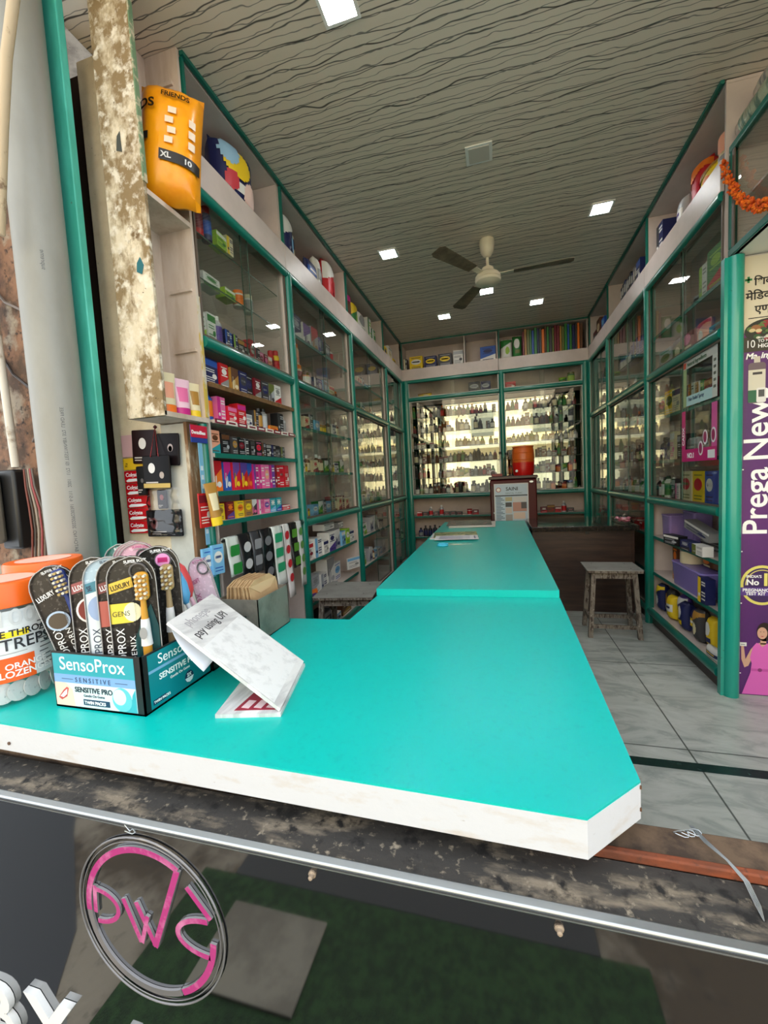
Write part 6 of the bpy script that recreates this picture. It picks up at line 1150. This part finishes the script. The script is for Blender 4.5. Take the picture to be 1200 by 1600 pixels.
# ------------------------------------------------------------------ right side: stickers, poster, garland, bundles
def FRx(y, z, e): return FR((W + .0095 - e, y, z), (0, -1, 0), (0, 0, 1))     # facing -x, y given = world y of local 0
ad = thing('window_sticker', 'pale green framed sticker about natural ingredients on right cabinet glass', 'sticker', (W, 2.86, 1.575))
O3 = Matrix.Translation((-W, -2.86, -1.575))
def stk(root, O, polys, m, name, e=0): 
    k = MB()
    for p in polys: k.prism([(2.86 - q[0], q[1]) for q in p], O @ FRx(2.86, 0, .0 + e), .0009)
    return k.build(name, m, root, smooth=False)
ya, yb_, za, zb_ = 3.085, 2.66, 1.600, 1.872
stk(ad, O3, [[(ya, zb_ - .045), (yb_, zb_ - .045), (yb_, zb_), (ya, zb_)]], c(186, 186, 180), 'top_bar')
stk(ad, O3, [[(yb_ + .055, za), (yb_, za), (yb_, zb_ - .045), (yb_ + .055, zb_ - .045)]], c(196, 196, 188), 'side_bar')
stk(ad, O3, [[(ya, za), (ya - .045, za), (ya - .045, zb_ - .045), (ya, zb_ - .045)]], c(150, 170, 120), 'side_bar')
stk(ad, O3, [[(ya - .045, za), (yb_ + .055, za), (yb_ + .055, za + .06), (ya - .045, za + .06)]], c(176, 206, 206), 'bottom_bar')
text('Natural Ingredients', .032, O3 @ FR((W + .0075, ya - .055, zb_ - .034), (0, -1, 0), (0, 0, 1)), c(70, 96, 70), ad, bold=.02)
text('Pain Relief Spray', .030, O3 @ FR((W + .0075, ya - .075, za + .028), (0, -1, 0), (0, 0, 1)), c(60, 84, 110), ad, bold=.02)
stk(ad, O3, [[(ya - .004, zb_ - .04), (ya - .04, zb_ - .04), (ya - .04, zb_ - .006), (ya - .004, zb_ - .006)]], c(196, 80, 50), 'mark', .001)
for i in range(5): stk(ad, O3, [[(yb_ + .04, za + .05 + .035 * i), (yb_ + .015, za + .05 + .035 * i), (yb_ + .015, za + .065 + .035 * i), (yb_ + .04, za + .065 + .035 * i)]], c(90, 96, 84), 'mark', .001)
a2 = thing('pink_window_sticker', 'bright pink bordered sticker low on the right cabinet glass', 'sticker', (W, 2.86, 1.262))
O4 = Matrix.Translation((-W, -2.86, -1.262)); za, zb_ = 1.262, 1.575; ya = 3.105; PK = c(190, 26, 110)
stk(a2, O4, [[(ya, za), (yb_, za), (yb_, za + .075), (ya, za + .075)]], PK, 'bottom_bar')
stk(a2, O4, [[(ya, za + .075), (ya - .05, za + .075), (ya - .05, zb_), (ya, zb_)]], PK, 'side_bar')
stk(a2, O4, [[(yb_ + .06, za + .075), (yb_, za + .075), (yb_, zb_), (yb_ + .06, zb_)]], c(206, 90, 150), 'side_bar')
text('NO.1', .042, O4 @ FR((W + .0075, ya - .08, za + .022), (0, -1, 0), (0, 0, 1)), WHT, a2, bold=.03)
text('CADX', .040, O4 @ FR((W + .0075, ya - .038, za + .10), (0, 0, 1), (0, 1, 0)), WHT, a2, bold=.02)
for i, (yy, zz) in enumerate(((2.845, 1.335), (2.79, 1.395), (2.695, 1.40))):
    stk(a2, O4, [[(yy + .028 * math.cos(q), zz + .042 * math.sin(q)) for q in [j * PI / 10 for j in range(20)]]], c(226, 220, 224), 'ring_print', .0012 + .0002 * i)
    stk(a2, O4, [[(yy + .019 * math.cos(q), zz + .031 * math.sin(q)) for q in [j * PI / 10 for j in range(20)]]], c(150, 40, 90), 'ring_center', .0024 + .0002 * i)
stk(a2, O4, [[(2.76, 1.275), (2.68, 1.275), (2.68, 1.32), (2.76, 1.32)]], c(230, 226, 228), 'white_tag', .0012)
# tall poster facing the street
ps = thing('tall_poster', 'tall purple pregnancy test poster with white header on the right end panel', 'poster', (2.46, 2.57, 0.0))
PX = 2.459; PY = 2.57
MB().box(0, .80, .004, .027, 0.0, 2.258).build('board', c(206, 200, 190), ps, smooth=False)
PF_ = lambda e=0: FR((-2.46, -PY + 2.57 - e * .0004, 0), (1, 0, 0), (0, 0, 1))
def flat(polys, m, name, e=0, d=.0003):
    k = MB()
    for p in polys: k.prism(p, PF_(e), d)
    return k.build(name, m, ps, smooth=False)
flat([rect(2.462, 3.24, .005, 1.80)], mat('purple_print', (94, 36, 112), .35, noise=[(1.5, (64, 36, 92), .4, .7, ONE)]), 'purple_sheet')
flat([rect(2.462, 3.24, 1.878, 2.250)], c(222, 212, 188), 'cream_header', 1)
flat([rect(2.462, 3.24, 1.79, 1.879)], c(58, 52, 40), 'dark_band', 2)
flat([rect(2.465, 2.490, 1.862, 1.885)], c(104, 36, 110), 'torn_corner', 3)
def ft2(s, size, x, z, m, e=4, **k): return text(s, size, FR((x - 2.46, -e * .0004 - .0004, z), (1, 0, 0), (0, 0, 1)), m, ps, **k)
def fup(s, size, x, z, m, e=4, **k): return text(s, size, FR((x - 2.46, -e * .0004 - .0004, z), (0, 0, 1), (-1, 0, 0)), m, ps, **k)
flat([rect(2.468, 2.498, 2.135, 2.145), rect(2.478, 2.488, 2.125, 2.155)], c(30, 130, 70), 'green_cross', 3)
BK_ = c(24, 22, 22)
ft2('\u093f\u0936\u0935', .050, 2.506, 2.110, BK_, bold=.02)
ft2('\u092e\u0947\u093f\u0921\u0915\u0932', .052, 2.472, 2.042, BK_, bold=.02)
ft2('\u090f\u0923\u094d\u0921', .050, 2.510, 1.978, BK_, bold=.02)
flat([rect(2.484, 2.7, 1.951, 1.955)], BK_, 'header_rule', 3)
k = MB().prism(ell(.105, .058, 30, 2.573, 1.888), PF_(4), .0003, 0)
rr = random.Random(5)
for i in range(46):
    a_ = rr.uniform(0, 2 * PI); q = rr.uniform(0, .9) ** .5; s_ = rr.uniform(.008, .018)
    k.prism(ell(s_, s_ * .7, 9, 2.573 + .088 * q * math.cos(a_), 1.888 + .044 * q * math.sin(a_)), PF_(5 + i * .05), .0002, 1 + i % 4)
k.prism(ell(.02, .014, 12, 2.515, 1.905), PF_(8), .0003, 5).prism(ell(.014, .009, 10, 2.50, 1.893), PF_(8.3), .0003, 6).prism(ell(.014, .009, 10, 2.527, 1.889), PF_(8.6), .0003, 6)
k.build('herb_picture', [c(36, 40, 30), c(44, 84, 44), c(90, 120, 60), c(150, 40, 50), c(206, 206, 180), c(150, 100, 60), c(214, 196, 150)], ps, smooth=False)
ft2('10', .052, 2.472, 1.810, WHT, 9, sx=.8); ft2('AYURVEDIC HERBS', .013, 2.524, 1.850, WHT, 9); ft2('TO MANAGE', .019, 2.524, 1.832, WHT, 9, bold=.01); ft2('HIGH BP', .026, 2.524, 1.806, WHT, 9, bold=.02)
ft2('Ma', .040, 2.474, 1.755, WHT, 3, bold=.03, shear=.2); ft2('ing', .040, 2.538, 1.755, WHT, 3, bold=.03, shear=.2)
flat([rrect(2.486, 2.560, 1.535, 1.735, .015)], c(110, 92, 100), 'vial_picture', 4)
flat([rect(2.487, 2.559, 1.60, 1.70)], c(214, 208, 190), 'vial_label', 5)
flat([rect(2.487, 2.559, 1.54, 1.60)], c(40, 100, 70), 'vial_base', 5)
flat([rect(2.510, 2.536, 1.735, 1.765)], c(206, 196, 182), 'vial_cap', 5)
flat([rect(2.505, 2.545, 1.676, 1.688)], c(60, 56, 56), 'vial_mark', 6)
flat([rrect(2.522, 2.562, 1.537, 1.610, .008)], c(226, 224, 222), 'meter_picture', 7)
flat([rect(2.530, 2.555, 1.565, 1.60)], c(80, 80, 80), 'meter_screen', 8)
fup('Prega', .150, 2.575, .862, WHT, 2.6, bold=.012, sx=1.04); fup('News', .150, 2.575, 1.612, WHT, 2.6, bold=.012, sx=1.04, align='RIGHT')
flat([ell(.095, .105, 36, 2.560, .60)], c(226, 214, 110), 'badge_ring', 4)
flat([ell(.082, .091, 36, 2.560, .60)], c(60, 34, 90), 'badge_center', 5); flat([strokes_ring(.074, .082, .004, 0, PI, 26, 2.560, .60)], c(226, 214, 110), 'badge_line', 6)
flat([[(2.446 + .018, .588), (2.66, .588), (2.66, .545), (2.464, .545)]], c(92, 60, 140), 'badge_ribbon', 7)
ft2("INDIA'S", .020, 2.490, .640, WHT, 8, bold=.02); ft2('No', .042, 2.490, .602, WHT, 8, bold=.03); ft2('1', .09, 2.552, .600, c(236, 226, 120), 8, bold=.03)
ft2('PREGNANCY', .022, 2.474, .567, WHT, 8, bold=.03); ft2('TEST KIT', .022, 2.488, .548, WHT, 8, bold=.03)
for z_ in (1.20, .775, .50, .12): flat([rect(2.465, 2.473, z_, z_ + .006)], WHT, 'paint_chip', 4)
SK = c(214, 166, 140)
flat([[(2.472, .275), (2.484, .275), (2.492, .20), (2.515, .255), (2.535, .285), (2.545, .27), (2.505, .165), (2.488, .155), (2.474, .20)]], SK, 'arm_picture', 4)
flat([[(2.525, .27), (2.54, .292), (2.565, .285), (2.60, .295), (2.625, .27), (2.615, .16), (2.64, .01), (2.478, .01), (2.515, .13), (2.52, .18), (2.512, .21)]], c(226, 104, 190), 'pink_dress', 5)
flat([rect(2.518, 2.612, .138, .152)], c(206, 84, 168), 'dress_belt', 6); flat([ell(.010, .010, 14, 2.556, .145)], c(150, 60, 120), 'belt_buckle', 7)
flat([[(2.548, .292), (2.566, .27), (2.585, .292)]], SK, 'neckline', 6)
flat([ell(.034, .05, 22, 2.574, .352)], c(44, 28, 24), 'hair_picture', 6); flat([rect(2.556, 2.582, .285, .32)], SK, 'neck_picture', 6)
flat([ell(.022, .032, 20, 2.564, .345)], SK, 'face_picture', 7)
flat([rect(2.554, 2.559, .351, .3535), rect(2.568, 2.573, .351, .3535)], c(50, 34, 30), 'eyes', 8); flat([[(2.556, .330), (2.572, .330), (2.564, .324)]], c(196, 80, 90), 'mouth', 8)
flat([rect(2.464, 2.496, .272, .292)], c(226, 226, 222), 'kit_picture', 7); flat([rect(2.470, 2.488, .279, .282)], c(60, 50, 70), 'kit_mark', 8)
# marigold garland
gl = thing('marigold_garland', 'orange marigold garland swagged across the overhead glass cabinet', 'garland', (2.378, 2.2, 2.5))
def gpt(t): 
    y_ = 2.575 - .95 * t; return Vector((2.374 - .01 * math.sin(PI * t), y_, 2.715 - .42 * math.sin(PI * min(1, t * 1.05)) ** .8))
fl = [MB(), MB()]; rr = random.Random(2); N_ = 90
for i in range(N_):
    p_ = gpt(i / (N_ - 1)) - Vector((2.378, 2.2, 2.5))
    for j in range(7):
        q = Vector((rr.uniform(-.012, .012), rr.uniform(-.016, .016), rr.uniform(-.021, .021))); s_ = rr.uniform(.0055, .0095)
        M_ = Matrix.Translation(p_ + q) @ Matrix.Rotation(rr.uniform(0, PI), 4, 'X') @ Matrix.Rotation(rr.uniform(0, PI), 4, 'Y')
        vs = [M_ @ Vector((s_ * r_ * math.cos(2 * PI * m_ / 10) * (1 + .22 * (m_ % 2)), s_ * r_ * math.sin(2 * PI * m_ / 10) * (1 + .22 * (m_ % 2)), s_ * h_)) for (r_, h_) in ((.45, -.5), (1, -.1), (.8, .35), (.3, .6)) for m_ in range(10)]
        fl[(i * 3 + j) % 2].add(vs, [(k_ * 10 + m_, k_ * 10 + (m_ + 1) % 10, (k_ + 1) * 10 + (m_ + 1) % 10, (k_ + 1) * 10 + m_) for k_ in range(3) for m_ in range(10)] + [tuple(range(30, 40)), tuple(reversed(range(10)))])
fl[0].build('flowers', mat('marigold_orange', (232, 110, 10), .8), gl, smooth=False); fl[1].build('flowers', mat('marigold_deep', (206, 78, 6), .8), gl, smooth=False)
# bundles on the hanging cabinet
def bundle(lab, x, y, z, r_, L_, ca, cb_, tilt):
    t = thing('wrapped_bundle', lab, 'bundle', (x, y, z), rot=(tilt, 0, 0))
    prof = [(r_ * .55, 0), (r_ * .9, .01)]
    for i in range(9): prof += [(r_ * (1 + .03 * (i % 2)), .02 + (L_ - .04) * i / 8)]
    prof += [(r_ * .9, L_ - .01), (r_ * .55, L_)]
    MB().lathe(prof, n=20, axis='y', cy=L_ / 2).build('roll', mat('bundle_%d' % ca[0], ca, .5, noise=[(6, cb_, .45, .55, (1, 6, 1))]), t)
    MB().lathe([(r_ * .5, L_ + .03), (r_ * .9, L_), (r_ * 1.04, L_ * .95), (r_ * 1.05, L_ * .3), (r_ * .9, -.02), (r_ * .4, -.06)][::-1], n=20, axis='y', cy=L_ / 2, cap=False).build('film_wrap', FILM, t)
    return t
bundle('rolled white bundle in clear film on the overhead cabinet', 2.52, 2.33, 2.975, .055, .36, (196, 188, 170), (120, 122, 124), -.02)
bundle('rolled green striped bundle below the white one, overhead cabinet', 2.462, 2.38, 2.846, .055, .32, (176, 182, 150), (84, 112, 96), .0)
item('pack_c', (2.62, 2.50, 2.7865), -PI / 2, .12, .10, .13, ('peach', 'cream', 'grey'), 'crumpled beige plastic bag at the end of overhead cabinet', 'packet', tilt=(0, 0))
